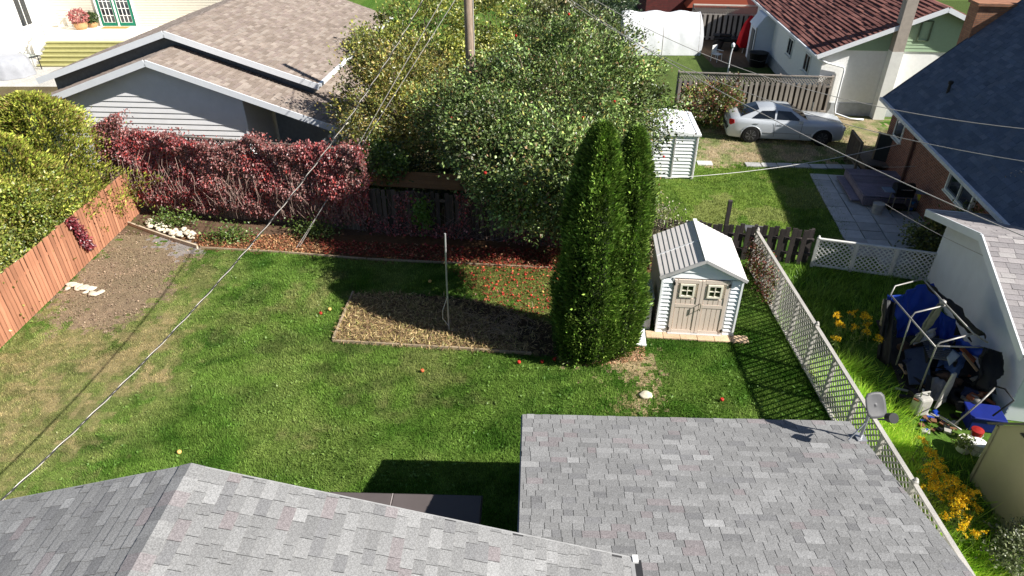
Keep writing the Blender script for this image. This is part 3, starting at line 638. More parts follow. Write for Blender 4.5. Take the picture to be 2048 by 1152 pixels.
# ---- beige garden shed in the lower right corner
bs = thing('garden_shed', 'beige garden shed with dark roof in the lower right corner', 'shed', (9.47, 8.85, 0), R(-2))
m_ = MB(); m_.prism([(0, -.95, 0), (0, .95, 0), (0, .95, 1.55), (0, 0, 2.45), (0, -.95, 1.55)], (2.3, 0, 0)); m_.build('wall', mat('beige_panel', S(170, 164, 130), .6, ns=1.5, amt=.08), bs)
for s in (-1, 1):
    m_ = MB(); m_.prism([(-.10, s*1.05, 1.47), (-.10, 0, 2.465), (-.10, 0, 2.52), (-.10, s*1.12, 1.46)], (2.5, 0, 0)); m_.build('roof_panel', mat('charcoal_panel', S(96, 92, 88), .7), bs)
m_ = MB(); m_.prism([(-.015, -.42, 1.86), (-.015, .42, 1.86), (-.015, 0, 2.26)], (.012, 0, 0)); vt = m_.build('gable_vent', mat('black_vent2', S(40, 42, 40), .6), bs)
for k in range(-3, 4):
    m_ = MB(); m_.bar((-.022, k*.13-.07, 1.87), (-.022, k*.13*.75+.1, 2.24-abs(k*.13)*.95), .012, .03, up=(1, 0, 0)); m_.build('vent_slat', mat('beige_slat', S(150, 145, 118), .6), vt)
for y in (-.93, .93):
    m_ = MB(); m_.box((-.012, y, .78), (.03, .07, 1.54)); m_.build('corner_trim', mat('beige_slat', S(150, 145, 118), .6), bs)
# ------------------------------------------------------------------ fences
def boxmesh(name, size, m, bevel=0.0):
    b = MB(); b.box((0, 0, size[2]/2), size); return b.mesh(name, m)
def board_fence(root, L, pitch, bw, bt, h, m, hfun=None, rails=(0.3, 1.3), post_every=2.4, post_m=None, alt=0.0, rnd=0.012, rng=random, post_h=None, skip=0.0, name='board', x0=0.0):
    me = boxmesh(name, (bw, bt, 1.0), m); n = int((L-x0)/pitch)
    for i in range(n):
        if rng.random() < skip: continue
        x = x0+(i+.5)*pitch; hh = (hfun(x) if hfun else h)*(1+rng.uniform(-rnd, rnd))
        piece(name, me, root, (x, (alt if i % 2 else 0)+rng.uniform(-.004, .004), .03), rot=(rng.uniform(-.008, .008), rng.uniform(-.012, .012), rng.uniform(-.03, .03)), scale=(rng.uniform(.95, 1.02), 1, hh))
    for z in rails:
        b = MB(); b.box(((L+x0)/2, bt/2+.022+alt*0.5 if alt else bt/2+.022, z), (L-x0, .038 if not alt else max(alt-bt-.004, .03), .085)); b.build('rail', m, root)
    k = x0
    while k <= L+.01:
        b = MB(); b.box((k, bt/2+.09+alt, (post_h or h)/2), (.09, .09, post_h or h)); b.build('post', post_m or m, root); k += post_every
orange = wood('orange_stain', (0.47, 0.222, 0.13), (0.36, 0.158, 0.092), rnd=.22)
of = thing('wooden_fence', 'orange stained vertical board fence along the left side of the lawn', 'fence', (-13.42, 13.2, 0), R(90))
board_fence(of, 9.15, .152, .129, .02, 1.62, orange, rails=(.35, 1.2), post_every=2.44, post_m=orange)
b = MB(); b.box((4.6, .075, .8), (9.1, .012, 1.5)); b.build('gap_shade_sheet', mat('shaded_cedar', (.07, .032, .02), .9), of)  # one dark sheet that paints the shade seen between the boards
greyw = wood('weathered_grey_wood', S(126, 116, 106), S(86, 78, 72), rnd=.3)
darkw = wood('dark_weathered_wood', S(78, 72, 70), S(50, 46, 46), rnd=.3)
def along(a, b): return math.atan2(b[1]-a[1], b[0]-a[0]), math.hypot(b[0]-a[0], b[1]-a[1])
A, B = (-13.3, 22.45), (-5.2, 20.85); rz, L = along(A, B)
tf = thing('wooden_fence', 'tall weathered board fence smothered in red creeper behind the lawn', 'fence', (*A, 0), rz)
board_fence(tf, L, .15, .138, .02, 2.55, greyw, rails=(.4, 1.3, 2.3), post_every=2.0, post_h=2.95)
lt = MB(); 
def lattice(mb, x0, x1, z0, z1, y, sp=.11, w=.036, t=.008, rng=random):
    W, H = x1-x0, z1-z0
    for s in (-1, 1):
        k = -H
        while k < W:
            a, b_ = (k, 0.0), (k+H, H)
            if a[0] < 0: a = (0, -k)
            if b_[0] > W: b_ = (W, W-k)
            if a[1] < H and b_[0] > 0 and (b_[0]-a[0]) > .03:
                p, q = [((x0+u if s > 0 else x1-u), y+s*t*.5, z0+v) for u, v in (a, b_)]
                d = Vector(q)-Vector(p); n_ = Vector((-d.z, 0, d.x)).normalized()*w/2
                mb.prism([Vector(p)-n_, Vector(q)-n_, Vector(q)+n_, Vector(p)+n_], (0, t, 0))
            k += sp*1.414
lattice(lt, 0.05, L-.05, 2.56, 2.92, 0); lt.build('lattice_top', greyw, tf, kind='stuff')
b = MB(); b.box((L/2, 0, 2.95), (L, .09, .04)); b.build('cap_rail', greyw, tf)
A, B = (-5.15, 20.80), (4.2, 19.36); rz, L = along(A, B)
lf = thing('wooden_fence', 'low rotting dark board fence in the shade under the apple tree', 'fence', (*A, 0), rz)
board_fence(lf, L, .165, .14, .022, 1.6, wood('shaded_old_wood', S(96, 86, 80), S(62, 54, 52), rnd=.45), rails=(.3, 1.35), post_every=1.9, alt=.0, rnd=.03, skip=.04)
A, B = (4.25, 19.35), (9.34, 18.53); rz, L = along(A, B)
pf_ = thing('wooden_fence', 'short dark picket fence with staggered boards behind the plastic shed', 'fence', (*A, 0), rz)
board_fence(pf_, L, .17, .145, .025, 1.18, darkw, rails=(.35, .85), post_every=1.7, alt=.11, rnd=.05)
b = MB(); b.box((2.5, .3, .95), (.12, .12, 1.9)); b.build('tall_post', darkw, pf_)
# lattice fences
def lattice_fence(root, L, h, m, every=1.22, knob=2, sp=.115, topw=.09, knob_h=.16):
    k = 0; x = 0.0
    while x < L-.05:
        x1 = min(x+every, L); mb = MB(); lattice(mb, x+.05, x1-.05, .08, h-.03, 0, sp); mb.build('lattice_panel', m, root, kind='stuff')
        p = MB(); ph = h+(knob_h if k % knob == 0 else -.02); p.box((x, 0, ph/2), (.09, .09, ph)); po = p.build('post', m, root)
        if k % knob == 0:
            q = MB(); q.lathe((x, 0, ph), [(.05, 0), (.055, .015), (.028, .03), (.04, .055), (.015, .08)], 8); q.build('post_cap', m, po)
        x += every; k += 1
    for z in (.06, h+.0):
        b = MB(); b.box((L/2, 0, z), (L, topw, .04)); b.build('rail', m, root)
latm = wood('grey_white_lattice', S(194, 190, 184), S(160, 156, 150), rnd=.1)
lat = thing('lattice_fence', 'long pale lattice fence dividing the lawn from the weedy strip', 'fence', (7.42, 18.3, 0), R(-90.6))
lattice_fence(lat, 12.2, 1.32, latm, knob=4, knob_h=.06)
A, B = (9.42, 18.48), (12.75, 17.5); rz, L = along(A, B)
lat2 = thing('lattice_fence', 'bright white lattice fence beside the paved patio', 'fence', (*A, 0), rz)
lattice_fence(lat2, L, .98, wood('white_lattice', S(226, 226, 222), S(200, 200, 196), rnd=.06), every=1.12, knob=9, sp=.105, knob_h=.03)
# far fences
A, B = (8.2, 33.9), (15.45, 33.0); rz, L = along(A, B)
silver = wood('silver_grey_wood', S(176, 168, 160), S(132, 124, 118), rnd=.18)
ff_ = thing('wooden_fence', 'silver grey spaced board fence with lattice top behind the parked car', 'fence', (*A, 0), rz)
board_fence(ff_, L, .245, .15, .022, 1.5, silver, rails=(.2, 1.42), post_every=2.42, post_h=1.95, alt=0.0)
b = MB(); lattice(b, .05, L-.05, 1.54, 1.86, 0, .09, .03); b.build('lattice_top', silver, ff_, kind='stuff')
b = MB(); b.box((L/2, 0, 1.89), (L, .08, .05)); b.build('cap_rail', silver, ff_)
b = MB(); b.box((L/2, .13, .75), (L, .015, 1.3)); b.build('gap_shade_sheet', mat('fence_back_dark', S(58, 52, 48), .9), ff_)  # dark backing sheet, gap shade put into its colour
A, B = (12.3, 49.2), (17.0, 48.6); rz, L = along(A, B)
f3 = thing('wooden_fence', 'grey board fence with pale rails between the tarp shelter and brown roof', 'fence', (*A, 0), rz)
board_fence(f3, L, .34, .2, .03, 1.65, silver, rails=(.2, 1.7), post_every=2.3, post_h=2.3)
b = MB(); lattice(b, .05, L-.05, 1.76, 2.2, 0, .12, .04); b.build('lattice_top', silver, f3, kind='stuff')
b = MB(); b.box((L/2, 0, 2.28), (L, .12, .08)); b.build('cap_rail', mat('pale_cap', S(205, 196, 184), .8), f3)
b = MB(); b.box((L/2, .2, .8), (L, .02, 1.6)); b.build('gap_shade_sheet', mat('fence_back_dark', S(58, 52, 48), .9), f3)  # same kind of sheet, coloured dark for shade between boards

# ------------------------------------------------------------------ bed edging
def edging(name, label, pts, m, h=.09, w=.05, board=1.6):
    o = thing(name, label, 'edging', G(*pts[0]))
    for (a, b_) in zip(pts[:-1], pts[1:]):
        p, q = G(*a), G(*b_); n_ = max(1, int((q-p).length/board))
        for i in range(n_):
            s0, s1_ = p.lerp(q, i/n_), p.lerp(q, (i+.985)/n_); mb = MB()
            z0 = Vector((random.uniform(-.01, .01), random.uniform(-.01, .01), h/2-.02+random.uniform(-.01, .01)))
            mb.bar(lp(o, s0)+z0, lp(o, s1_)+z0, w, h); mb.build('timber', m, o)
    return o
tim = wood('grey_garden_timber', S(176, 158, 132), S(132, 116, 98), rnd=.2)
edging('bed_edging', 'weathered timber edging around the straw covered garden bed', [(706, 586), (665, 683), (900, 697), (1065, 709)], tim)
edging('lawn_edging', 'thin grey board edging between the lawn and the leaf littered back strip', [(400, 496), (560, 505), (735, 519), (930, 528), (1112, 537)], tim, .07, .04)
edging('rock_edging', 'pale plank edging beside the white rockery by the fence corner', [(256, 449), (345, 481), (396, 497)], wood('pale_plank', S(206, 190, 166), S(170, 156, 136), rnd=.1), .14, .06)

# ------------------------------------------------------------------ plastic shed
shd = thing('plastic_shed', 'small white plastic shed with beige double doors beside the cypress', 'shed', (4.90, 14.86, 0), R(-5))
wp = mat('white_plastic', S(238, 240, 243), .45, ns=3, amt=.05); gp = mat('grey_plastic', S(186, 184, 184), .5, ns=3, amt=.08); be = mat('beige_plastic', S(218, 203, 190), .55, ns=4, amt=.08, stretch=(30, 30, 1))
HWd, D, EZ, AZs = 1.03, 2.15, 1.84, 2.35
b = MB(); b.box((-HWd+.02, D/2, EZ/2), (.04, D, EZ)); b.build('side_wall', gp, shd); b = MB(); b.box((HWd-.02, D/2, EZ/2), (.04, D, EZ)); b.build('side_wall', gp, shd)
b = MB(); b.prism([(-HWd, D-.04, 0), (HWd, D-.04, 0), (HWd, D-.04, EZ), (0, D-.04, AZs-.05), (-HWd, D-.04, EZ)], (0, .04, 0)); b.build('rear_wall', gp, shd)
b = MB(); b.prism([(-HWd, .05, 1.74), (HWd, .05, 1.74), (HWd, .05, EZ), (0, .05, AZs-.05), (-HWd, .05, EZ)], (0, .03, 0)); b.build('gable', wp, shd)
b = MB(); b.box((0, .1, .9), (2.0, .03, 1.78)); b.build('front_backing', gp, shd)
for s in (-1, 1):
    for k in range(14):
        z = .04+k*.121; cx_ = s*.875
        MB().add([(cx_-.125, -.005, z), (cx_+.125, -.005, z), (cx_+.125, .035, z+.119), (cx_-.125, .035, z+.119), (cx_-.125, .05, z), (cx_+.125, .05, z)], [(0, 1, 2, 3), (4, 5, 1, 0), (4, 0, 3), (5, 2, 1)]).build('siding_plank', wp, shd)
    b = MB(); b.box((s*1.015, .03, .92), (.05, .09, 1.82)); b.build('corner_trim', wp, shd)
    b = MB(); b.box((s*.725, .04, .88), (.05, .07, 1.74)); b.build('door_jamb', gp, shd)
for k, (z0, z1) in enumerate(((1.76, 1.91), (1.93, 2.06), (2.08, 2.20))):
    x0, x1 = (AZs-.10-z0)/(AZs-EZ)*HWd, (AZs-.10-z1)/(AZs-EZ)*HWd; x0 = min(x0, .99)
    MB().add([(-x0, .018, z0), (x0, .018, z0), (x1, .045, z1), (-x1, .045, z1), (-x0, .05, z0), (x0, .05, z0)], [(0, 1, 2, 3), (4, 5, 1, 0), (4, 0, 3), (5, 2, 1)]).build('siding_plank', wp, shd)
b = MB(); b.box((0, .0, 2.20), (.20, .06, .12)); b.build('gable_cap', wp, shd)
sl_ = (AZs-EZ)/HWd; ln = math.hypot(1, sl_)
for s in (-1, 1):
    b = MB(); b.prism([(0, -.08, AZs), (s*1.10, -.08, AZs-sl_*1.10), (s*1.10, -.08, AZs-sl_*1.10-.035), (0, -.08, AZs-.035)], (0, D+.14, 0)); rp = b.build('roof_panel', wp, shd)
    nxn = Vector((s*sl_, 0, 1)).normalized()
    for k in range(9):
        for (y0, y1) in ((-.07, 1.02), (1.06, D+.05)):
            xa, xb = s*(1.085-k*.118), s*(1.085-k*.118-.116)
            pa_, pb = Vector((xa, 0, AZs-sl_*abs(xa))), Vector((xb, 0, AZs-sl_*abs(xb)))
            up = nxn*.013; lo2 = nxn*.001
            q = [pa_+up, pb+lo2, pa_-nxn*.001]
            m_ = MB(); Y0, Y1 = Vector((0, y0, 0)), Vector((0, y1, 0))
            m_.add([q[0]+Y0, q[1]+Y0, q[1]+Y1, q[0]+Y1, q[2]+Y0, q[2]+Y1], [(0, 1, 2, 3), (4, 0, 3, 5), (4, 1, 0), (5, 3, 2)]); m_.build('roof_course', mat('white_roof_plastic', S(232, 226, 224), .5, ns=5, amt=.07), rp)
    b = MB(); b.bar((0, 1.04, AZs+.01), (s*1.09, 1.04, AZs-sl_*1.09+.012), .045, .02); b.build('roof_rib', wp, rp)
    b = MB(); b.bar((0, -.07, AZs-.02), (s*1.10, -.07, AZs-sl_*1.10-.02), .05, .08); b.build('rake_trim', gp, rp)
b = MB(); b.box((0, D/2-.01, AZs+.015), (.10, D+.14, .04)); b.build('ridge_cap', wp, shd)
for s in (-1, 1):
    cx_ = s*.352; d = MB(); d.box((cx_, .03, .89), (.69, .04, 1.66)); do = d.build('door', be, shd)
    for xx in (cx_-.305, cx_+.305): b = MB(); b.box((xx, .0, .89), (.08, .03, 1.64)); b.build('door_stile', be, do)
    for zz in (.10, .93, 1.68): b = MB(); b.box((cx_, .0, zz), (.52, .028, .10)); b.build('door_rail', be, do)
    for k in range(4):
        xx = cx_-.195+.13*k; b = MB(); b.box((xx, .007, .515), (.112, .018, .72)); b.build('door_board', be, do)
        b = MB(); b.box((xx, .007, 1.07), (.112, .018, .16)); b.build('door_board', be, do)
    b = MB(); 
    for q in (-1, 1): b.box((cx_+q*.165, -.014, 1.405), (.05, .04, .40)); b.box((cx_, -.014, 1.405+q*.175), (.28, .04, .05))
    b.box((cx_, -.012, 1.405), (.022, .03, .3)); b.box((cx_, -.012, 1.405), (.28, .028, .022)); wf = b.build('window_frame', mat('cream_plastic', S(232, 226, 208), .5), do)
    for qx in (-1, 1):
        for qz in (-1, 1): b = MB(); b.box((cx_+qx*.076, .004, 1.405+qz*.08), (.128, .01, .138)); b.build('pane', glassmat('shed_pane', (.03, .04, .02), .2), wf)
    for zz in (.18, 1.60): b = MB(); b.box((s*.70, -.01, zz), (.045, .05, .09)); b.build('hinge', mat('black_metal', S(28, 28, 28), .5), do)
b = MB(); b.tube([(.03, -.02, 1.02), (.035, -.09, 1.02), (.03, -.09, .84), (.03, -.02, .84)], .014, 6); b.build('handle', mat('olive_handle', S(112, 108, 92), .5), shd)
b = MB(); b.box((0, -.03, .03), (1.42, .1, .05)); b.build('threshold', gp, shd)
pv = wood('peach_paver', S(206, 180, 150), S(186, 160, 132), rnd=.12)
pav = thing('paver_row', 'row of peach concrete pavers in front of the plastic shed doors', 'pavers', (4.86, 14.72, 0), R(-5))
for k in range(6): b = MB(); b.box((-1.25+.45*k+.22, .02+random.uniform(-.02, .02), .02), (.44, .30, .05)); b.build('paver', pv, pav, bevel=.006)
q = G(1276, 677); tp = thing('ramp_board', 'white ribbed plastic board lying on the ground beside the cypress', 'board', (q.x, q.y, 0.06), R(-6))
for k in range(3): b = MB(); b.box((-.13+.13*k, 0, 0), (.115, .75, .035)); b.build('slat', wp, tp)
for yy in (-.3, .3): b = MB(); b.box((0, yy, -.028), (.40, .07, .02)); b.build('batten', wp, tp)
bx_ = thing('storage_box', 'beige plastic storage box standing between the cypress and the shed', 'box', (3.52, 15.55, 0), R(-5))
b = MB(); b.box((0, 0, .5), (.55, .9, 1.0)); b.build('body', gp, bx_, bevel=.02); b = MB(); b.box((0, 0, 1.03), (.6, .95, .06)); b.build('lid', gp, bx_, bevel=.01)

# second white shed
s2_ = thing('metal_shed', 'white ribbed metal shed half hidden by the apple tree', 'shed', (6.2, 25.3, 0), R(-4))
for k in range(12):
    MB().add([(-1.0, -.02, .08+k*.14), (1.0, -.02, .08+k*.14), (1.0, .02, .08+k*.14+.137), (-1.0, .02, .08+k*.14+.137), (-1.0, .03, .08+k*.14), (1.0, .03, .08+k*.14)], [(0, 1, 2, 3), (4, 5, 1, 0), (4, 0, 3), (5, 2, 1)]).build('siding_plank', wp, s2_)
b = MB(); b.box((0, 1.25, .9), (2.0, 2.42, 1.78)); b.build('wall', wp, s2_)
b = MB(); b.prism([(-1.07, -.08, 1.80), (1.07, -.08, 1.80), (1.07, -.08, 1.86), (0.0, -.08, 2.0), (-1.07, -.08, 1.86)], (0, 2.75, 0)); b.build('roof', wp, s2_)
for k in range(5): b = MB(); b.box((-.9+.45*k, 1.3, 1.885+.07*(1-abs(-.9+.45*k))*1.6), (.03, 2.7, .03)); b.build('roof_rib', wp, s2_)
for x in (-.95, .12, .95): b = MB(); b.box((x, -.03, .9), (.05, .03, 1.75)); b.build('trim', gp, s2_)
# ------------------------------------------------------------------ plants
def clump_points(ells, n_cl, per, rcl, rng, shell=0.55, minz=0.2, zcut=None):
    """leaf positions gathered in clumps through the outer part of a union of ellipsoids; returns points, clump index, outward direction, clump centres"""
    w_ = np.array([e[1][0]*e[1][1]+e[1][0]*e[1][2]+e[1][1]*e[1][2] for e in ells]); w_ = w_/w_.sum(); cs_ = []
    dirs = []
    while len(cs_) < n_cl:
        i = rng.choice(len(ells), p=w_); c, r = np.array(ells[i][0]), np.array(ells[i][1])
        d = rng.normal(size=3); d /= np.linalg.norm(d); rad = shell+(1.03-shell)*rng.random()**0.6
        p = c+d*r*rad*(1+0.10*rng.normal())
        if p[2] < minz: continue
        if any(np.sum(((p-np.array(e[0]))/np.array(e[1]))**2) < shell**2*.8 for e in ells): continue
        cs_.append(p); dirs.append(d)
    cs_ = np.array(cs_); dirs = np.array(dirs)
    ix = rng.integers(0, n_cl, n_cl*per); off = rng.normal(size=(len(ix), 3))*rcl*rng.uniform(.5, 1.3, n_cl)[ix][:, None]; off[:, 2] *= .75
    return cs_[ix]+off, ix, dirs[ix], cs_
def limbs(mb, base, h, r0, targets, rng, lean=(0, 0)):
    base = Vector(base); top = base+Vector((lean[0], lean[1], h)); mid = base.lerp(top, .5)+Vector((rng.normal()*.08, rng.normal()*.08, 0))
    mb.tube([base-Vector((0, 0, .1)), mid, top], [r0, r0*.8, r0*.6], 10)
    for t_ in targets:
        t_ = Vector(t_); st = base.lerp(top, rng.uniform(.55, 1.0)); m1 = st.lerp(t_, .5)+Vector((rng.normal()*.15, rng.normal()*.15, .25+rng.random()*.2))
        rr = r0*rng.uniform(.22, .4); mb.tube([st, m1, t_], [rr, rr*.6, rr*.18], 5)
bark = mat('brown_grey_bark', S(112, 98, 86), .95, ns=12, amt=.35, bump=.02)
def tree(name, label, cat, base, ells, cols, n_cl, per, rcl, L, W, seed, trunk_h=1.6, r0=.12, group=None, nl=22, shell=.55, v=.3, clv=.3, gloss=.07, trans=.35, wts=None, lean=(0, 0), droop=.15):
    rng = np.random.default_rng(seed); root = thing(name, label, cat, base, 0, group)
    E = [((e[0][0]-base[0], e[0][1]-base[1], e[0][2]), e[1]) for e in ells]
    P, ix, D, C = clump_points(E, n_cl, per, rcl, rng, shell)
    vtx, fcs = leafgeo(P, L, W, rng, T=D+np.array((0, 0, .2)), N=D*.4+np.array((0.25, -.1, .7)), tw=.75, droop=droop)
    cl = np.exp(rng.normal(0, clv, n_cl))[ix]; cidx = rng.choice(len(cols), len(P), p=wts)
    c = jitcol(cols, len(P), rng, v, cidx)*cl[:, None]
    arrmesh('crown', vtx, fcs, leafmat('leaf_%d' % int(gloss*100+trans*1000), trans, gloss), root, cols=np.clip(c, .003, .9))
    mb = MB(); limbs(mb, (0, 0, 0), trunk_h, r0, C[rng.choice(n_cl, min(nl, n_cl), replace=False)], rng, lean); mb.build('trunk', bark, root, smooth=True)
    return root, C, P
# apple tree
APPLE = [(.118, .180, .048), (.160, .222, .066), (.066, .112, .028), (.22, .26, .11), (.19, .19, .05), (.18, .11, .05)]
ap, APC, APP = tree('apple_tree', 'large apple tree hung with red apples behind the low fence', 'tree', (1.2, 21.6, 0),
    [((1.4, 21.4, 4.0), (3.1, 2.8, 2.3)), ((3.2, 22.4, 3.4), (2.2, 2.2, 1.9)), ((-.9, 20.9, 3.9), (2.0, 1.9, 1.4)), ((.7, 19.6, 3.4), (2.1, 1.6, 1.5)), ((2.3, 19.3, 2.4), (1.7, 1.5, 1.6)), ((.6, 17.1, 3.7), (1.5, 1.2, 1.1)), ((1.2, 16.9, 4.6), (1.3, 1.1, .9)), ((1.0, 16.0, 4.2), (1.2, .9, .8)), ((-.2, 16.9, 4.1), (1.0, .9, .7)), ((.4, 16.5, 3.3), (1.2, .9, .8)), ((1.5, 16.0, 3.5), (.9, .8, .9)), ((-.4, 18.6, 4.2), (1.5, 1.3, .9)), ((1.5, 18.9, 2.4), (1.2, 1.0, 1.45)), ((2.1, 23.4, 4.5), (2.7, 2.2, 1.9))],
    APPLE, 1180, 145, .27, .105, .058, 21, 2.0, .2, nl=60, shell=.5, wts=[.33, .22, .24, .06, .10, .05], gloss=.045, v=.42, clv=.5, trans=.24)
rng = np.random.default_rng(31)
am = mat('red_apple_skin', S(168, 42, 36), .3, ns=6, amt=.3, rnd=.3)
ab = MB(); ab.lathe((0, 0, 0), [(.008, .062), (.03, .075), (.044, .055), (.045, .03), (.03, .004), (.01, 0)], 10); ame = ab.mesh('apple', am, True)
k = 0
rad_ = np.array([max(np.sum(((p+np.array((1.2, 21.6, 0))-np.array(e[0]))/np.array(e[1]))**2) < .8 for e in [((1.4, 21.4, 4.0), (3.1, 2.8, 2.3)), ((3.2, 22.4, 3.4), (2.2, 2.2, 1.9)), ((.7, 19.6, 3.4), (2.1, 1.6, 1.5)), ((2.1, 23.4, 4.5), (2.7, 2.2, 1.9))]) for p in APP[::12]]); front = APP[::12][(APP[::12, 1] < 2.6) & (APP[::12, 2] > 1.6) & ~rad_]
for i in rng.choice(len(front), 260):
    p = front[i]+np.array((.05, -.16, .12)); wpnt = p+np.array((1.2, 21.6, 0))
    if k < 46: piece('apple', ame, ap, tuple(p), scale=(.95, .95, .95)); k += 1
# yellowing tree on the left, and the plants behind
YEL = [(.26, .27, .05), (.36, .32, .07), (.16, .19, .045), (.38, .28, .085), (.12, .15, .04)]
tree('young_tree', 'yellowing loose tree beside the tan garage roof', 'tree', (-3.9, 25.4, 0), [((-3.9, 25.6, 3.3), (2.1, 2.0, 2.1)), ((-5.0, 25.0, 3.0), (1.6, 1.5, 1.8)), ((-3.2, 24.4, 2.3), (1.6, 1.4, 1.5)), ((-5.6, 25.2, 4.0), (.55, .6, 1.2))], YEL, 230, 110, .27, .12, .07, 23, 1.6, .1, nl=40, shell=.5)
tree('shrub', 'bright green shrub at the end of the creeper covered fence', 'shrub', (-4.6, 22.2, 0), [((-4.6, 22.2, 1.6), (1.1, .9, 1.2))], [(.13, .22, .035), (.20, .28, .06), (.07, .13, .02)], 60, 90, .2, .12, .09, 24, .8, .05, nl=10)
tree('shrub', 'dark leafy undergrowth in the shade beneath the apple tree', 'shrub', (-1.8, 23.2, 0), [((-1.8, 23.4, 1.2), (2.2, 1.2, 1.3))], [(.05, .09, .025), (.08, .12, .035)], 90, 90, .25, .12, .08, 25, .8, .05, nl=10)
YG = [(.31, .34, .06), (.41, .39, .085), (.21, .26, .05), (.15, .19, .05)]
for i, (px, py, Y, rr, lab) in enumerate(((860, 30, 34, (2.6, 1.8, 2.0), 'yellow green bush left of the utility pole'), (985, 25, 35, (2.4, 1.8, 1.9), 'yellow green bush right of the utility pole'),
                                          (1120, 45, 35, (2.2, 1.7, 1.7), 'olive bush behind the top of the apple tree'), (770, 95, 33, (1.7, 1.6, 1.6), 'yellow bush at the back corner of the tan garage'))):
    q = V(px, py, Y); tree('bush', lab, 'bush', (q.x, Y, 0), [((q.x, Y, max(q.z-.6, 1.0)), rr), ((q.x+.6, Y-.8, max(q.z-1.6, .9)), (rr[0]*.8, rr[1], 1.0))], YG if i != 2 else [(.15, .17, .06), (.11, .13, .045), (.20, .19, .08)], 150, 75, .26, .16, .10, 40+i, 1.2, .07, nl=16)
q = V(1145, 20, 44); tree('spruce', 'dark green conifer at the top edge behind the apple tree', 'tree', (q.x, 44, 0), [((q.x, 44, 2.6), (2.0, 1.6, 2.6)), ((q.x-2.2, 45, 2.4), (1.6, 1.4, 2.0)), ((q.x+2.6, 46, 2.2), (1.6, 1.2, 1.9))], [(.03, .055, .022), (.05, .08, .03), (.04, .07, .035)], 150, 70, .3, .2, .08, 51, 1.5, .1)
tree('bush', 'red and green bush in front of the silver grey fence', 'bush', (9.4, 31.6, 0), [((9.2, 31.6, 1.0), (1.3, .9, 1.0)), ((10.1, 31.9, 1.1), (.8, .7, .9))], [(.16, .20, .04), (.22, .25, .06), (.30, .11, .075), (.09, .12, .03)], 90, 90, .22, .12, .08, 52, .8, .06, nl=12)
tree('shrub', 'thin twiggy grey green shrub between the cypress and the plastic shed', 'shrub', (4.3, 18.3, 0), [((4.2, 18.4, 1.1), (.9, .8, 1.0))], [(.19, .19, .10), (.13, .14, .07), (.26, .22, .13)], 70, 45, .22, .07, .045, 53, .8, .04, nl=26)
tree('shrub', 'leafy yellow green shrub at the corner of the brick house', 'shrub', (14.2, 18.6, 0), [((14.0, 18.4, .8), (.9, .9, .9)), ((15.0, 18.2, 1.7), (1.0, .9, 1.1)), ((13.3, 19.0, .7), (.6, .6, .6))], [(.17, .20, .035), (.25, .25, .06), (.08, .10, .025), (.12, .14, .03)], 130, 90, .22, .11, .075, 54, .9, .06, nl=18)
hy = thing('hydrangea', 'shrub with dried cream flower heads at the right edge of the blue roof', 'shrub', (14.9, 17.9, 0)); rng = np.random.default_rng(60)
P = []; 
for k in range(16):
    c_ = np.array((rng.uniform(-.6, .6), rng.uniform(-.4, .4), 2.6+rng.uniform(-.2, .75))); P.append(c_+rng.normal(size=(130, 3))*.09)
P = np.concatenate(P); v_, f_ = leafgeo(P, .05, .045, rng); arrmesh('flower_heads', v_, f_, leafmat('leaf_hyd', .3, .02), hy, cols=jitcol([(.55, .52, .42), (.62, .60, .52), (.45, .36, .24)], len(P), rng, .2))
mb = MB()
for k in range(14): mb.tube([(rng.normal()*.1, rng.normal()*.1, 0), (rng.normal()*.25, rng.normal()*.2, 1.4), (rng.normal()*.4, rng.normal()*.25, 2.7)], [.02, .014, .008], 5)
mb.build('stems', bark, hy)
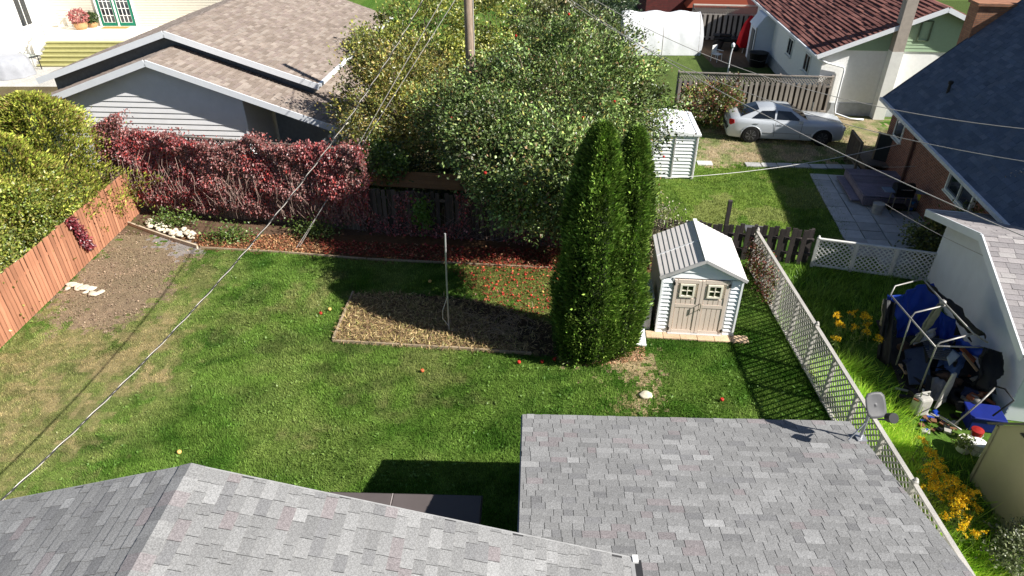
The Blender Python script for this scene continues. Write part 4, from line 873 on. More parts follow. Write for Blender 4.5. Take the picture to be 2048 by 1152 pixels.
# cedar hedge on the left
def conifer(name, label, base, cols_, cyls, cols, n, seed, Lf=.16, Wf=.06, group=None, core=(.02, .03, .012), wob=.26, v=.34, tp=0.0, core_r=.74):
    """columns: (x, y, z0, z1, radius, top power) covered in short upright sprays"""
    rng = np.random.default_rng(seed); root = thing(name, label, 'tree', base, 0, group); tot = sum(c[4]*(c[3]-c[2]) for c in cyls); PP = []; DD = []; CC = []; ang0 = 0
    for ci, (x, y, z0, z1, r, pw) in enumerate(cyls):
        m = int(n*r*(z1-z0)/tot); z = rng.uniform(0, 1, m)**.92; a = rng.uniform(0, 2*math.pi, m)
        prof = (1-z**pw)**.6*(.78+.22*np.minimum(1, z*6))*(1-tp*z)
        lump = 1+wob*1.6*(fbm(a*1.6+ci*9, z*(z1-z0)*1.3, seed+ci, 3)-.5)*2+wob*1.5*(fbm(a*6+3, z*(z1-z0)*.9, seed+5+ci, 3)-.5)*2
        depth = 1.04-.34*rng.random(m)**2.0+.12*(rng.random(m) < .07)
        rad = r*prof*lump*depth
        PP.append(np.stack([x+rad*np.cos(a), y+rad*np.sin(a), z0+z*(z1-z0)], 1)); DD.append(np.stack([np.cos(a), np.sin(a), np.full(m, .9)], 1))
        cc = .38+1.25*fbm(a*2.6, z*(z1-z0)*1.8, seed+33, 3); CC.append(cc)
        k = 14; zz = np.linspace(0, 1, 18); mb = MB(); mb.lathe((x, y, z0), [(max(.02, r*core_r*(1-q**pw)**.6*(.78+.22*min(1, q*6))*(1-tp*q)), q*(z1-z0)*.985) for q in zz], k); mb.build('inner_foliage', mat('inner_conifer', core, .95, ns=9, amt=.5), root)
        tb = MB(); tb.tube([(x, y, -.1), (x, y, z0+.3)], .09, 8); tb.build('trunk', bark, root)
    P, D, cc = np.concatenate(PP), np.concatenate(DD), np.concatenate(CC)
    v_, f_ = leafgeo(P, Lf, Wf, rng, T=D, N=D*np.array((1, 1, 0))+np.array((0, 0, .3)), tw=.33)
    c = jitcol(cols, len(P), rng, v)*cc[:, None]
    arrmesh('foliage', v_, f_, leafmat('leaf_conifer', .12, .03), root, cols=np.clip(c, .003, .9)); return root
ARB = [(.125, .22, .034), (.17, .27, .045), (.09, .16, .03), (.20, .29, .055)]
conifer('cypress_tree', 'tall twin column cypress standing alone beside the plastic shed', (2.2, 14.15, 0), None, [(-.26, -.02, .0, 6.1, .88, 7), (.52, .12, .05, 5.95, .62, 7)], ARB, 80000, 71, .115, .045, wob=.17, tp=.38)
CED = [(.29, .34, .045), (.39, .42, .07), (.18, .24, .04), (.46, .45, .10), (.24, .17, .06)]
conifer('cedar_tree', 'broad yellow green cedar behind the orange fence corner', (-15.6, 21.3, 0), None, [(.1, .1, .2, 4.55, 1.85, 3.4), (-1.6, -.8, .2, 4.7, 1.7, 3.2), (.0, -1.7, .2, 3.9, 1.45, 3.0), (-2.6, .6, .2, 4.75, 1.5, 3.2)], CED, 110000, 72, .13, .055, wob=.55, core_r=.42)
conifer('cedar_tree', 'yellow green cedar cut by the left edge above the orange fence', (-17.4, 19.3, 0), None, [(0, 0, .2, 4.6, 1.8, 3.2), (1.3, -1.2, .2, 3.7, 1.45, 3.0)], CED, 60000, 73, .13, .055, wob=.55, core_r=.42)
tree('shrub', 'bright lime green leafy shrub pressed against the orange fence', 'shrub', (-14.9, 17.6, 0), [((-14.8, 18.2, 1.5), (1.05, 1.3, 1.4)), ((-15.2, 16.4, 1.2), (1.3, 1.3, 1.35)), ((-14.6, 15.2, .9), (.9, 1.0, 1.1)), ((-14.5, 19.4, 1.6), (.9, .9, 1.1))],
     [(.30, .33, .055), (.22, .28, .05), (.13, .19, .035), (.38, .36, .09)], 260, 80, .20, .10, .065, 74, .8, .06, nl=18, shell=.6)
# red creeper on the tall fence
RED = [(.25, .050, .052), (.31, .080, .085), (.15, .036, .040), (.36, .15, .15), (.20, .095, .08), (.44, .06, .05)]
vr = thing('creeper_vine', 'dense red autumn creeper covering the tall back fence', 'vine', tf.location, tf.rotation_euler[2]); rng = np.random.default_rng(81); FL = 8.27
n = 62000; x = rng.uniform(-.75, FL+.55, n); z = rng.uniform(0.05, 1, n)**.75
topz = 2.75+.85*fbm(x*1.6, x*0+2, 6)+.35*np.exp(-((x-.2)/.6)**2); z = z*topz
bulge = .10+.55*fbm(x*.9, z*1.3, 14)*np.clip(.5+z/2.2, 0, 1.15); y = -rng.random(n)**.5*bulge-.02; y = np.where(rng.random(n) < .10, rng.uniform(-.1, .35, n), y)
fade = np.clip(1.15-np.clip((x-6.2)/2.4, 0, 1)*np.clip(1.3-z/2.4, 0, 1), .12, 1); dens = (fbm(x*1.8, z*1.8, 45) > .27+.14*(z < .5)) & (rng.random(n) < fade)
P = np.stack([x, y, z], 1)[dens]; m = len(P); T = np.tile((0, -.3, -.8), (m, 1)); N = np.tile((.2, -.9, .5), (m, 1)); v_, f_ = leafgeo(P, .085, .055, rng, T=T, N=N, tw=.55)
cc = (.6+.85*fbm(P[:, 0]*1.2, P[:, 2]*1.2, 91))[:, None]; brn = (fbm(P[:, 0]*.8, P[:, 2]*.8, 95) > .52)[:, None]; col = jitcol(RED, m, rng, .32)*cc; col = np.where(brn, col*.6+np.array((.10, .065, .055)), col)
arrmesh('leaves', v_, f_, leafmat('leaf_vine', .25, .06), vr, cols=np.clip(col, .003, .8))
mb = MB()
for k in range(330):
    x = rng.uniform(-.5, FL+.3); zt = rng.uniform(1.2, 3.0); pts = []; y = -.12-.4*rng.random(); xx = x
    for i in range(6):
        t_ = i/5; xx += rng.normal()*.12; pts.append((xx, y*(.6+.4*math.sin(3*t_))+rng.normal()*.04-.05, zt-t_*rng.uniform(.7, 1.0)*zt*.85))
    mb.tube(pts, [.006]*6, 3, caps=False)
mb.build('bare_stems', mat('grey_stem', S(150, 128, 118), .9), vr, kind='stuff')
v2 = thing('creeper_vine', 'sparse dark red creeper hanging on the low fence in shade', 'vine', lf.location, lf.rotation_euler[2]); n = 5200; x = rng.uniform(0, 9.2, n); z = rng.uniform(.05, 1.75, n); k = fbm(x*1.1, z*1.0, 5) > .54-.10*(x < 2.5)
P = np.stack([x, -.04-.14*rng.random(n), z], 1)[k]; m = len(P); v_, f_ = leafgeo(P, .085, .055, rng, T=np.tile((0, -.3, -.8), (m, 1)), N=np.tile((.2, -.9, .5), (m, 1)), tw=.5); arrmesh('leaves', v_, f_, leafmat('leaf_vine'), v2, cols=jitcol(RED, m, rng, .35))
mb = MB()
for k in range(90):
    x = rng.uniform(0, 9.2); zt = rng.uniform(.7, 1.8); mb.tube([(x+rng.normal()*.1*i, -.05-.08*rng.random(), zt*(1-i*.24)) for i in range(5)], .006, 3, caps=False)
mb.build('bare_stems', mat('grey_stem', S(150, 128, 118), .9), v2, kind='stuff')
b3 = thing('bindweed', 'bright green climbing leaves on the shaded low fence', 'vine', lp(lf, (0, 0, 0))*0+Vector((-2.95, 20.36, 0))); P = rng.normal(size=(420, 3))*np.array((.16, .03, .30))+np.array((0, -.10, .95)); v_, f_ = leafgeo(P, .10, .08, rng, N=np.tile((0, -1, .5), (420, 1)), tw=.4); arrmesh('leaves', v_, f_, leafmat('leaf_bind', .3, .05), b3, cols=jitcol([(.10, .19, .02), (.14, .25, .03)], 420, rng, .2))
v3 = thing('creeper_vine', 'narrow strip of dark red creeper hanging over the orange fence', 'vine', of.location, of.rotation_euler[2]); n = 900
a0, a1 = lp(of, V(183, 402, 18.9)), lp(of, V(203, 487, 18.9)); t_ = rng.random(n); xo = lp(of, G(196, 520)).x
P = np.stack([xo-.42+t_*.42+rng.normal(size=n)*.085, -.05-.10*rng.random(n), 1.72-t_*1.25], 1); v_, f_ = leafgeo(P, .10, .07, rng, T=np.tile((0, -.3, -.8), (n, 1)), N=np.tile((0, -1, .5), (n, 1)), tw=.5); arrmesh('leaves', v_, f_, leafmat('leaf_vine'), v3, cols=jitcol([(.16, .02, .03), (.10, .015, .02), (.24, .035, .04)], n, rng, .3))
v4 = thing('creeper_vine', 'rusty red creeper over the far end of the long lattice fence', 'vine', lat.location, lat.rotation_euler[2]); n = 1500; P = np.stack([rng.uniform(-.2, 2.2, n), rng.normal(size=n)*.12, rng.uniform(.05, 1.25, n)*np.linspace(1, .7, n)], 1); v_, f_ = leafgeo(P, .085, .06, rng); arrmesh('leaves', v_, f_, leafmat('leaf_vine'), v4, cols=jitcol([(.20, .05, .035), (.14, .09, .03), (.12, .14, .03), (.26, .08, .05)], n, rng, .3))
# low green plants at the foot of the creeper
for i, (px, py, lab) in enumerate(((350, 450, 'green weeds growing behind the white rockery stones'), (465, 480, 'green plant at the foot of the red creeper'), (630, 470, 'green plant at the shaded right end of the red creeper'))):
    q = G(px, py); n = 700; pl = thing('weed_clump', lab, 'plant', (q.x, q.y, 0)); P = np.abs(rng.normal(size=(n, 3)))*np.array((0, 0, .25))+rng.normal(size=(n, 3))*np.array((.42, .2, .02))+np.array((0, 0, .05)); v_, f_ = leafgeo(P, .09, .06, rng, N=np.tile((0, -.2, 1), (n, 1)), tw=.5); arrmesh('leaves', v_, f_, leafmat('leaf_bind', .3, .05), pl, cols=jitcol([(.10, .17, .03), (.16, .22, .05), (.07, .12, .025)], n, rng, .25))
# goldenrod
def goldenrod(label, base, n, spread, h, seed):
    rng = np.random.default_rng(seed); root = thing('goldenrod', label, 'flowers', base); mb = MB(); LP_, FP, TP = [], [], []
    for k in range(n):
        x, y = rng.normal()*spread[0], rng.normal()*spread[1]; hh = h*rng.uniform(.7, 1.15); dx, dy = rng.normal()*.10, rng.normal()*.10
        mb.tube([(x, y, 0), (x+dx*.5, y+dy*.5, hh*.6), (x+dx, y+dy, hh)], [.009, .007, .004], 4, caps=False)
        t_ = rng.random(26); LP_.append(np.stack([x+dx*t_, y+dy*t_, hh*t_*.92], 1)); 
        if rng.random() < .8:
            for j in range(7):
                a = rng.uniform(0, 6.28); q_ = rng.random(26); FP.append(np.stack([x+dx+np.cos(a)*.13*q_, y+dy+np.sin(a)*.13*q_, hh-.14*(j/7)+.05*q_-.06*q_**2+0*q_], 1)+rng.normal(size=(26, 3))*.014)
    mb.build('stems', mat('green_stem', (.12, .17, .04), .8), root, kind='stuff')
    P = np.concatenate(LP_); v_, f_ = leafgeo(P, .12, .022, rng, droop=-.2); arrmesh('leaves', v_, f_, leafmat('leaf_bind', .3, .05), root, cols=jitcol([(.13, .20, .04), (.19, .25, .06), (.09, .14, .03)], len(P), rng, .25))
    P = np.concatenate(FP); v_, f_ = leafgeo(P, .027, .022, rng); arrmesh('flowers', v_, f_, leafmat('leaf_gold', .25, .02), root, cols=jitcol([(.80, .50, .012), (.88, .62, .03), (.70, .38, .01)], len(P), rng, .15))
goldenrod('orange yellow goldenrod flowering along the near end of the lattice fence', (8.35, 8.85, 0), 44, (.17, .5), .9, 91)
goldenrod('shaded goldenrod clump flowering beside the collapsed canopy', (9.0, 14.3, 0), 14, (.28, .4), .8, 92)
tree('shrub', 'low silver green bush in the bottom right corner', 'shrub', (9.3, 7.6, 0), [((9.3, 7.55, .35), (.7, .6, .5))], [(.17, .20, .09), (.23, .26, .12), (.10, .13, .05)], 50, 80, .12, .06, .04, 93, .3, .03, nl=8)
n = 16000; xs = np.abs(RNG.normal(0, .55, n))+7.6; ys = RNG.uniform(7.2, 13.5, n)
blades('tall_grass', xs, ys, .30, .022, np.array((5.2, 4.2, 2.8)), 'sunlit tall yellow green grass right along the lattice fence', RNG, lean=1.0)
# ------------------------------------------------------------------ litter: straw, fallen leaves, apples, stones
n = 22000; xs = RNG.uniform(-5, 1.4, n); ys = RNG.uniform(13.9, 17.2, n); k = inpoly(xs, ys, Z_BED) & ((inpoly(xs, ys, Z_BEDSTRAW)) | (RNG.random(n) < .2)); xs, ys = xs[k], ys[k]; n = len(xs)
T = np.stack([RNG.normal(size=n), RNG.normal(size=n), RNG.normal(size=n)*.3+.1], 1); P = np.stack([xs, ys, RNG.uniform(.0, .08, n)], 1); v_, f_ = leafgeo(P, .15, .02, RNG, T=T, N=np.tile((0, 0, 1.), (n, 1)), tw=.3)
tag(arrmesh('straw', v_, f_, leafmat('leaf_straw', .15, .02), cols=jitcol([(.50, .38, .17), (.58, .44, .23), (.34, .23, .11), (.17, .11, .07), (.26, .17, .10), (.30, .28, .10)], n, RNG, .28)), 'dry straw and stalks spread over the garden bed', 'straw', kind='stuff')
tw_ = thing('brush_pile', 'grey pile of dry twigs on the garden bed by the cypress shadow', 'twigs', G(1000, 655)); mb = MB(); rng = np.random.default_rng(97)
for k in range(150):
    a = rng.uniform(0, 6.28); x, y = rng.normal()*.55, rng.normal()*.35; l = rng.uniform(.2, .5); z0 = .04+.12*rng.random(); mb.tube([(x, y, z0), (x+math.cos(a)*l*.5, y+math.sin(a)*l*.5, z0+.06), (x+math.cos(a)*l, y+math.sin(a)*l, z0-.02)], .006, 3, caps=False)
mb.build('twigs', mat('grey_twig', S(168, 146, 122), .9), tw_, kind='stuff')
def litter(poly, n, L, cols, label, seed, zmax=.03, name='fallen_leaves'):
    rng = np.random.default_rng(seed); xs = [p[0] for p in poly]; ys = [p[1] for p in poly]; x = rng.uniform(min(xs), max(xs), n*3); y = rng.uniform(min(ys), max(ys), n*3); k = inpoly(x, y, poly); x, y = x[k][:n], y[k][:n]; m = len(x)
    P = np.stack([x, y, .015+zmax*rng.random(m)], 1); v_, f_ = leafgeo(P, L, L*.75, rng, T=np.stack([rng.normal(size=m), rng.normal(size=m), rng.normal(size=m)*.25], 1), N=np.tile((0, 0, 1.), (m, 1)), tw=.35)
    return tag(arrmesh(name, v_, f_, leafmat('leaf_litter', .2, .03), cols=jitcol(cols, m, rng, .3)), label, 'leaves', kind='stuff')
REDL = [(.34, .05, .04), (.26, .03, .03), (.40, .12, .06), (.20, .06, .03)]
litter(gpoly([(900, 535), (1115, 520), (1120, 640), (1040, 630), (940, 590)]), 650, .07, REDL, 'scatter of fallen red leaves under the apple tree', 101)
litter(gpoly([(640, 480), (930, 495), (1125, 500), (1125, 540), (930, 530), (640, 505)]), 3000, .08, REDL+[(.3, .17, .09)], 'red leaf litter along the foot of the low fence', 102)
litter(gpoly([(380, 470), (640, 470), (640, 510), (400, 495)]), 1800, .07, [(.42, .22, .10), (.34, .14, .07), (.30, .10, .06), (.5, .32, .17)], 'orange brown leaf litter at the foot of the red creeper', 103)
litter(gpoly([(1110, 712), (1200, 700), (1290, 696), (1290, 720), (1200, 732), (1120, 730)]), 900, .05, [(.42, .22, .13), (.36, .17, .10), (.5, .33, .2)], 'pinkish dead needles at the foot of the cypress', 104)
litter(Z_MULCH, 1500, .05, [(.30, .21, .15), (.22, .15, .11), (.40, .30, .21)], 'brown bark chips near the orange fence', 105, name='bark_chips')
ball = MB(); ball.lathe((0, 0, 0), [(.008, .058), (.028, .068), (.040, .05), (.041, .028), (.026, .004), (.01, 0)], 9)
RA = [mat('windfall_red', S(172, 50, 40), .4, ns=6, amt=.3, rnd=.3), mat('windfall_orange', S(196, 100, 64), .4, ns=6, amt=.3, rnd=.25), mat('windfall_yellow', S(226, 186, 110), .45, ns=6, amt=.2)]
AM = [ball.mesh('windfall_apple', m, True) for m in RA]
rng = np.random.default_rng(111); poly = gpoly([(930, 545), (1000, 500), (1115, 505), (1118, 640), (1060, 625), (1000, 590)])
xs = [p[0] for p in poly]; ys = [p[1] for p in poly]; cnt = 0
while cnt < 105:
    x, y = rng.uniform(min(xs), max(xs)), rng.uniform(min(ys), max(ys))
    if not inpoly(np.array([x]), np.array([y]), poly)[0]: continue
    kk = rng.choice(3, p=[.6, .3, .1]); o = bpy.data.objects.new('windfall_apple', AM[kk]); COL.objects.link(o); o.location = (x, y, rng.uniform(-.022, .008)); s = rng.uniform(.55, 1.0); o.scale = (s, s, s*rng.uniform(.7, 1)); o.rotation_euler = (rng.normal()*.5, rng.normal()*.5, 0); cnt += 1
    tag(o, ('red', 'orange', 'pale yellow')[kk]+' windfall apple on the ground between low fence and cypress', 'apple', 'windfall apples under the apple tree')
for i, (px, py, lab) in enumerate(((845, 745, 'orange windfall apple alone in the middle of the lawn'), (1038, 728, 'red windfall apple on grass left of the cypress foot'), (1084, 727, 'red windfall apple on grass second left of the cypress foot'), (1109, 722, 'red windfall apple touching the cypress shadow edge'), (660, 622, 'small pale windfall apple on the lawn left of the bed'), (642, 630, 'reddish windfall apple on lawn left of the garden bed'),
                                  (360, 908, 'pale yellow windfall apple on the lawn above the roof ridge'), (1443, 803, 'red brown windfall apple on the lawn right of the pale stone'), (860, 566, 'pale windfall apple in deep shade on the lawn'))):
    o = bpy.data.objects.new('windfall_apple', AM[(1, 0, 0, 0, 2, 0, 2, 0, 2)[i]]); COL.objects.link(o); o.location = G(px, py)+Vector((0, 0, .02)); o.scale = (1.2, 1.2, 1.2); tag(o, lab, 'apple')
stm = mat('white_stone', S(204, 194, 174), .85, ns=9, amt=.15, bump=.01, rnd=.12)
SM = [];
for k in range(5): b = MB(); b.blob((0, 0, .03), (.1, .08, .06), k+3, 2, .22); SM.append(b.mesh('stone', stm, True))
rng = np.random.default_rng(121); poly = gpoly([(285, 440), (330, 452), (392, 468), (388, 488), (350, 478), (290, 456)]); xs = [p[0] for p in poly]; ys = [p[1] for p in poly]; cnt = 0
while cnt < 70:
    x, y = rng.uniform(min(xs), max(xs)), rng.uniform(min(ys), max(ys))
    if not inpoly(np.array([x]), np.array([y]), poly)[0]: continue
    o = bpy.data.objects.new('stone', SM[cnt % 5]); COL.objects.link(o); o.location = (x, y, .04+.05*rng.random()); s = rng.uniform(.45, 1.15); o.scale = (s, s*rng.uniform(.7, 1.2), s*1.1); o.rotation_euler = (0, 0, rng.uniform(0, 6)); tag(o, 'white rockery stone heaped in the corner by the red creeper', 'stone', 'rockery stones in the fence corner'); cnt += 1
for k in range(13):
    q = G(138+k*5.2+rng.uniform(-3, 3), 574+k*1.3+rng.uniform(-5, 5)); o = bpy.data.objects.new('stone', SM[k % 5]); COL.objects.link(o); o.location = (q.x, q.y, .015); s = rng.uniform(.8, 1.5); o.scale = (s*1.2, s, s*.7); o.rotation_euler = (0, 0, rng.uniform(0, 6)); tag(o, 'flat cream stone in the short row beside the orange fence', 'stone', 'stones in a short row by the orange fence')
b = MB(); b.blob((0, 0, .02), (.17, .13, .06), 9, 3, .15); o = b.build('stepping_stone', stm, smooth=True); o.location = G(1292, 791); tag(o, 'single pale flat stone on bare soil below the cypress', 'stone')
# ------------------------------------------------------------------ car
paint = mat('silver_car_paint', S(184, 189, 195), .28, ns=1, amt=.02, spec=.5, metal=.08, coat=.5)
blk = mat('black_rubber', S(24, 24, 25), .75); dkp = mat('dark_plastic', S(30, 31, 33), .5)
cy = R(-8); car = thing('parked_car', 'silver four door sedan parked on the grass by the silver grey fence', 'car', (10.65+.8*math.sin(R(8)), 29.44+.8*math.cos(R(8)), 0), cy)
ST = [(-1.04, .62, .70, .34), (-1.0, .80, .90, .26), (-.90, .87, 1.02, .22), (-.55, .92, 1.07, .2), (-.1, .945, 1.06, .19), (.6, .94, 1.03, .19), (1.5, .94, 1.02, .19), (2.4, .94, 1.01, .19), (2.9, .945, .99, .19), (3.4, .93, .96, .2), (3.8, .87, .91, .22), (3.96, .78, .82, .26), (4.0, .60, .66, .34)]
def section(x, w_, top, bot):
    h = [(w_*.90, bot), (w_*.985, bot+.16), (w_, bot+.38), (w_*.99, top-.20), (w_*.955, top-.05), (w_*.86, top), (w_*.5, top+.025), (0, top+.032)]
    return [(x, -a, z) for a, z in h]+[(x, a, z) for a, z in h[-2::-1]]
vs_ = []; fs_ = []; n = 15
for s in ST: vs_ += section(*s)
for i in range(len(ST)-1):
    for k in range(n-1): fs_.append((i*n+k, (i+1)*n+k, (i+1)*n+k+1, i*n+k+1))
fs_.append(tuple(range(n))); fs_.append(tuple(range((len(ST)-1)*n+n-1, (len(ST)-1)*n-1, -1)))
b = MB(); b.add(vs_, fs_); bd = b.build('body', paint, car, smooth=True)
GH = [(-.55, .80, 1.07, .80, 1.07), (.30, .84, 1.05, .62, 1.42), (1.0, .85, 1.04, .64, 1.47), (1.62, .85, 1.03, .62, 1.44), (2.42, .80, 1.01, .80, 1.01)]
vs_ = []; fs_ = []
for x, wb, zb, wt, zt in GH: vs_ += [(x, -wb, zb-.03), (x, -wt, zt), (x, -wt*.5, zt+.03*(zt > 1.2)), (x, 0, zt+.04*(zt > 1.2)), (x, wt*.5, zt+.03*(zt > 1.2)), (x, wt, zt), (x, wb, zb-.03)]
for i in range(4):
    for k in range(6): fs_.append((i*7+k, (i+1)*7+k, (i+1)*7+k+1, i*7+k+1))
b = MB(); b.add(vs_, fs_); b.build('roof', paint, car, smooth=True)
cg_ = glassmat('car_glass', (.008, .01, .013), .05)
def gpt(x, f, side):                                    # point on the greenhouse side at x, f up from the belt line
    for i in range(4):
        if GH[i][0] <= x <= GH[i+1][0]:
            t = (x-GH[i][0])/(GH[i+1][0]-GH[i][0]); q = [GH[i][j]+(GH[i+1][j]-GH[i][j])*t for j in range(1, 5)]
            return Vector((x, side*(q[0]+(q[2]-q[0])*f+.008), q[1]+(q[3]-q[1])*f))
for sd in (-1, 1):
    for x0, x1, x2, x3 in ((-.06, .92, .92, .36), (1.02, 2.06, 1.58, 1.02)):
        pts = [gpt(x0, .1, sd), gpt(x1, .1, sd), gpt(x2, .88, sd), gpt(x3, .88, sd)]
        b = MB(); b.add(pts, [(0, 1, 2, 3)] if sd < 0 else [(3, 2, 1, 0)]); b.build('side_window', cg_, car)
def cross(i, j, f0, f1, nm):
    a, c = GH[i], GH[j]; P_ = lambda f, s: Vector((a[0]+(c[0]-a[0])*f, s*(a[3]+(c[3]-a[3])*f)*.90, a[4]+(c[4]-a[4])*f+.022))
    m_ = lambda f: Vector((a[0]+(c[0]-a[0])*f, 0, a[4]+(c[4]-a[4])*f+.055))
    b = MB(); b.add([P_(f0, -1), m_(f0), P_(f0, 1), P_(f1, 1), m_(f1), P_(f1, -1)], [(0, 1, 4, 5), (1, 2, 3, 4)]); b.build(nm, cg_, car)
cross(0, 1, .10, .93, 'rear_window'); cross(4, 3, .10, .93, 'windshield')
for x in (0, 3.05):
    for sd in (-1, 1):
        b = MB(); c = Vector((x, sd*.945, .37)); pr = [(math.cos(math.pi*k/12), math.sin(math.pi*k/12)) for k in range(13)]
        b.add([c+Vector((.43*q[0], 0, .40*q[1]-.02)) for q in pr]+[c+Vector((-.43, 0, -.17)), c+Vector((.43, 0, -.17))], [tuple(range(15)) if sd > 0 else tuple(range(14, -1, -1))]); b.build('wheel_arch', blk, bd)
        b = MB(); b.tube([c+Vector((.445*q[0], sd*.004, .415*q[1]-.02)) for q in pr], .022, 6); b.build('fender_lip', paint, bd, smooth=True)
        wq = bpy.data.objects.new('wheel', None); 
        b = MB(); Rm = Matrix.Rotation(math.pi/2, 3, 'X')
        pts = [(x, sd*(.80), .36), (x, sd*.97, .36)]; b.tube([pts[0], (x, sd*.82, .36), (x, sd*.955, .36), pts[1]], [.33, .36, .36, .33], 24); wo_ = b.build('wheel', blk, car)
        b = MB(); b.tube([(x, sd*.94, .36), (x, sd*.975, .36)], [.25, .24], 20); rim = b.build('rim', mat('dark_rim', S(70, 70, 72), .4, metal=.5), wo_)
        for k in range(7):
            a = 2*math.pi*k/7; b = MB(); b.bar((x+.06*math.cos(a), sd*.982, .36+.06*math.sin(a)), (x+.23*math.cos(a), sd*.982, .36+.23*math.sin(a)), .03, .02, up=(0, 1, 0)); b.build('spoke', mat('spoke_grey', S(110, 110, 112), .4, metal=.5), wo_)
rl = mat('red_lamp', S(170, 22, 26), .25)
for sd in (-1, 1):
    b = MB(); b.prism([(-.985, sd*.80, .80), (-.90, sd*.905, .78), (-.78, sd*.935, .86), (-.80, sd*.925, 1.02), (-.93, sd*.86, 1.04), (-.995, sd*.76, 1.0)], (-.012, sd*.012, 0)); b.build('tail_light', rl, car)
    b = MB(); b.box((3.93, sd*.62, .76), (.1, .34, .14)); b.build('headlight', mat('lamp_clear', S(200, 205, 210), .15), car)
    b = MB(); b.box((2.02, sd*.97, 1.06), (.16, .16, .13)); b.build('wing_mirror', paint, car, bevel=.02)
    for x in (.05, 1.1): b = MB(); b.box((x+.12, sd*.955, .90), (.2, .02, .03)); b.build('door_handle', paint, car)
    for x in (.97, 2.1): b = MB(); b.box((x, sd*.946, .66), (.012, .006, .66)); b.build('door_seam', dkp, bd)
    b = MB(); b.box((1.5, sd*.948, .50), (2.1, .012, .035)); b.build('side_trim', mat('grey_trim', S(150, 152, 152), .4), bd)
b = MB(); b.box((-1.045, 0, .80), (.02, .5, .13)); b.build('licence_plate', mat('plate_white', S(210, 212, 214), .5), car)
b = MB(); b.box((4.0, 0, .62), (.05, 1.0, .22)); b.build('grille', dkp, car)
# ------------------------------------------------------------------ utility pole, cables, clothesline
up_ = thing('utility_pole', 'weathered wooden utility pole rising from the apple tree', 'pole', (-1.5, 25.0, 0))
b = MB(); b.tube([(0, 0, -.2), (0, 0, 5), (0, 0, 10.2)], [.19, .165, .14], 14); b.build('shaft', wood('pole_wood', S(170, 152, 134), S(120, 104, 92), rnd=.02), up_, smooth=True)
b = MB(); b.tube([(.17, -.07, 0), (.155, -.06, 8.5)], .022, 6); b.build('ground_wire', mat('grey_conduit', S(176, 172, 166), .6), up_)
for k in range(3): b = MB(); b.lathe((-.2+.2*k, -.15, 9.0+.2*k), [(.03, 0), (.05, .05), (.03, .1)], 8); b.build('insulator', mat('insulator_grey', S(120, 110, 105), .3), up_)
for dx, lab in ((0, 'lower guy wire from the utility pole to the ground by the red creeper'), (.35, 'upper guy wire from the utility pole to the ground by the red creeper')):
    b = MB(); a = Vector((-1.6, 24.9, 7.2+dx*2)); e = G(592+dx*20, 497-dx*10); n = [a.lerp(e, t/6) for t in range(7)]; b.tube(n, .011, 5); tag(b.build('guy_wire', mat('galvanised_wire', S(170, 165, 160), .5, metal=.3)), lab, 'wire')
def cable(A, B, sag, r, t1=1.0, n=44, t0=0.0):
    A, B = Vector(A), Vector(B); out = []
    for i in range(n+1):
        t = t0+(t1-t0)*i/n; p = A.lerp(B, t) if t <= 1 else A+(B-A)*t; p = Vector(p); p.z -= sag*4*t*(1-t); out.append(p)
    return out
TOP = Vector((-1.5, 25, 9.2))
# twisted triplex service drop
tx = thing('service_cable', 'twisted overhead service cable crossing above the left lawn', 'cable', TOP); ln_ = [p-TOP for p in cable(TOP, (-7.46, 6.5, 3.06), 1.2, 0, n=420)]
for k, (m_, r_) in enumerate(((mat('bare_wire', S(176, 170, 162), .5, metal=.2), .0075), (mat('black_wire', S(34, 34, 36), .6), .007), (MATS.get('black_wire'), .007))):
    b = MB(); pts = [p+Vector((math.cos(i*.42+k*2.09), 0, math.sin(i*.42+k*2.09)))*.011 for i, p in enumerate(ln_)]; b.tube(pts, r_, 5); b.build('strand', m_ or MATS['black_wire'], tx)
cab = mat('grey_cable', S(168, 162, 158), .6); bwire = mat('black_wire', S(34, 34, 36), .6)
for A, B, sg, r_, t1, m_, lab in ((TOP, (7.64, 9, 6.16),  .6, .008, 1.12, cab, 'long overhead cable passing in front of the silver sedan'),
                                  (Vector((-1.5, 25, 9.6)), (10.85, 14, 6.05), 1.32, .008, 1.1, cab, 'overhead cable running across the steep blue roof'),
                                  (Vector((-1.5, 25, 9.2)), (9.55, 12, 6.13), 1.25, .007, 1.1, cab, 'thin lower overhead cable crossing the brick wall')):
    pts = cable(A, B, sg, r_, t1); b = MB(); b.tube(pts, r_, 6); tag(b.build('overhead_cable', m_), lab, 'cable')
pts = cable(V(842, 172, 24.6), V(600, 480, 12), .25, 0); 
cl0, cl1 = V(1330, 356, 24.4), V(1832, 280, 25.5); b = MB(); b.tube(cable(cl0, cl1, .28, 0, n=24), .011, 6); tag(b.build('clothesline', mat('white_cord', S(220, 218, 214), .6)), 'white clothesline strung from the metal shed to the brick house', 'line')
for A, B, sg, lab in ((V(1765, 334, 24.5), V(1956, 316, 22.0), .1, 'thin grey wire along the brick wall above the deck'), (V(1770, 408, 17.5), V(2100, 566, 13.2), .12, 'thin wire passing over the white garage roof')):
    b = MB(); b.tube(cable(A, B, sg, 0, n=20), .008, 5); tag(b.build('thin_wire', cab), lab, 'wire')
# garden pole in the bed
gp_ = thing('garden_pole', 'thin metal pole with cord standing in the garden bed', 'pole', G(898, 662))
b = MB(); b.tube([(0, 0, -.1), (0.02, 0, 1.7), (.05, 0, 3.0)], .024, 8); b.build('shaft', mat('galvanised_pole', S(176, 176, 178), .4, metal=.4), gp_)
b = MB(); b.tube([(.02, -.03, 1.15), (-.12, -.08, .75), (-.14, -.05, .45), (.0, -.03, .2)], .008, 5); b.build('cord', mat('white_cord', S(220, 218, 214), .6), gp_)
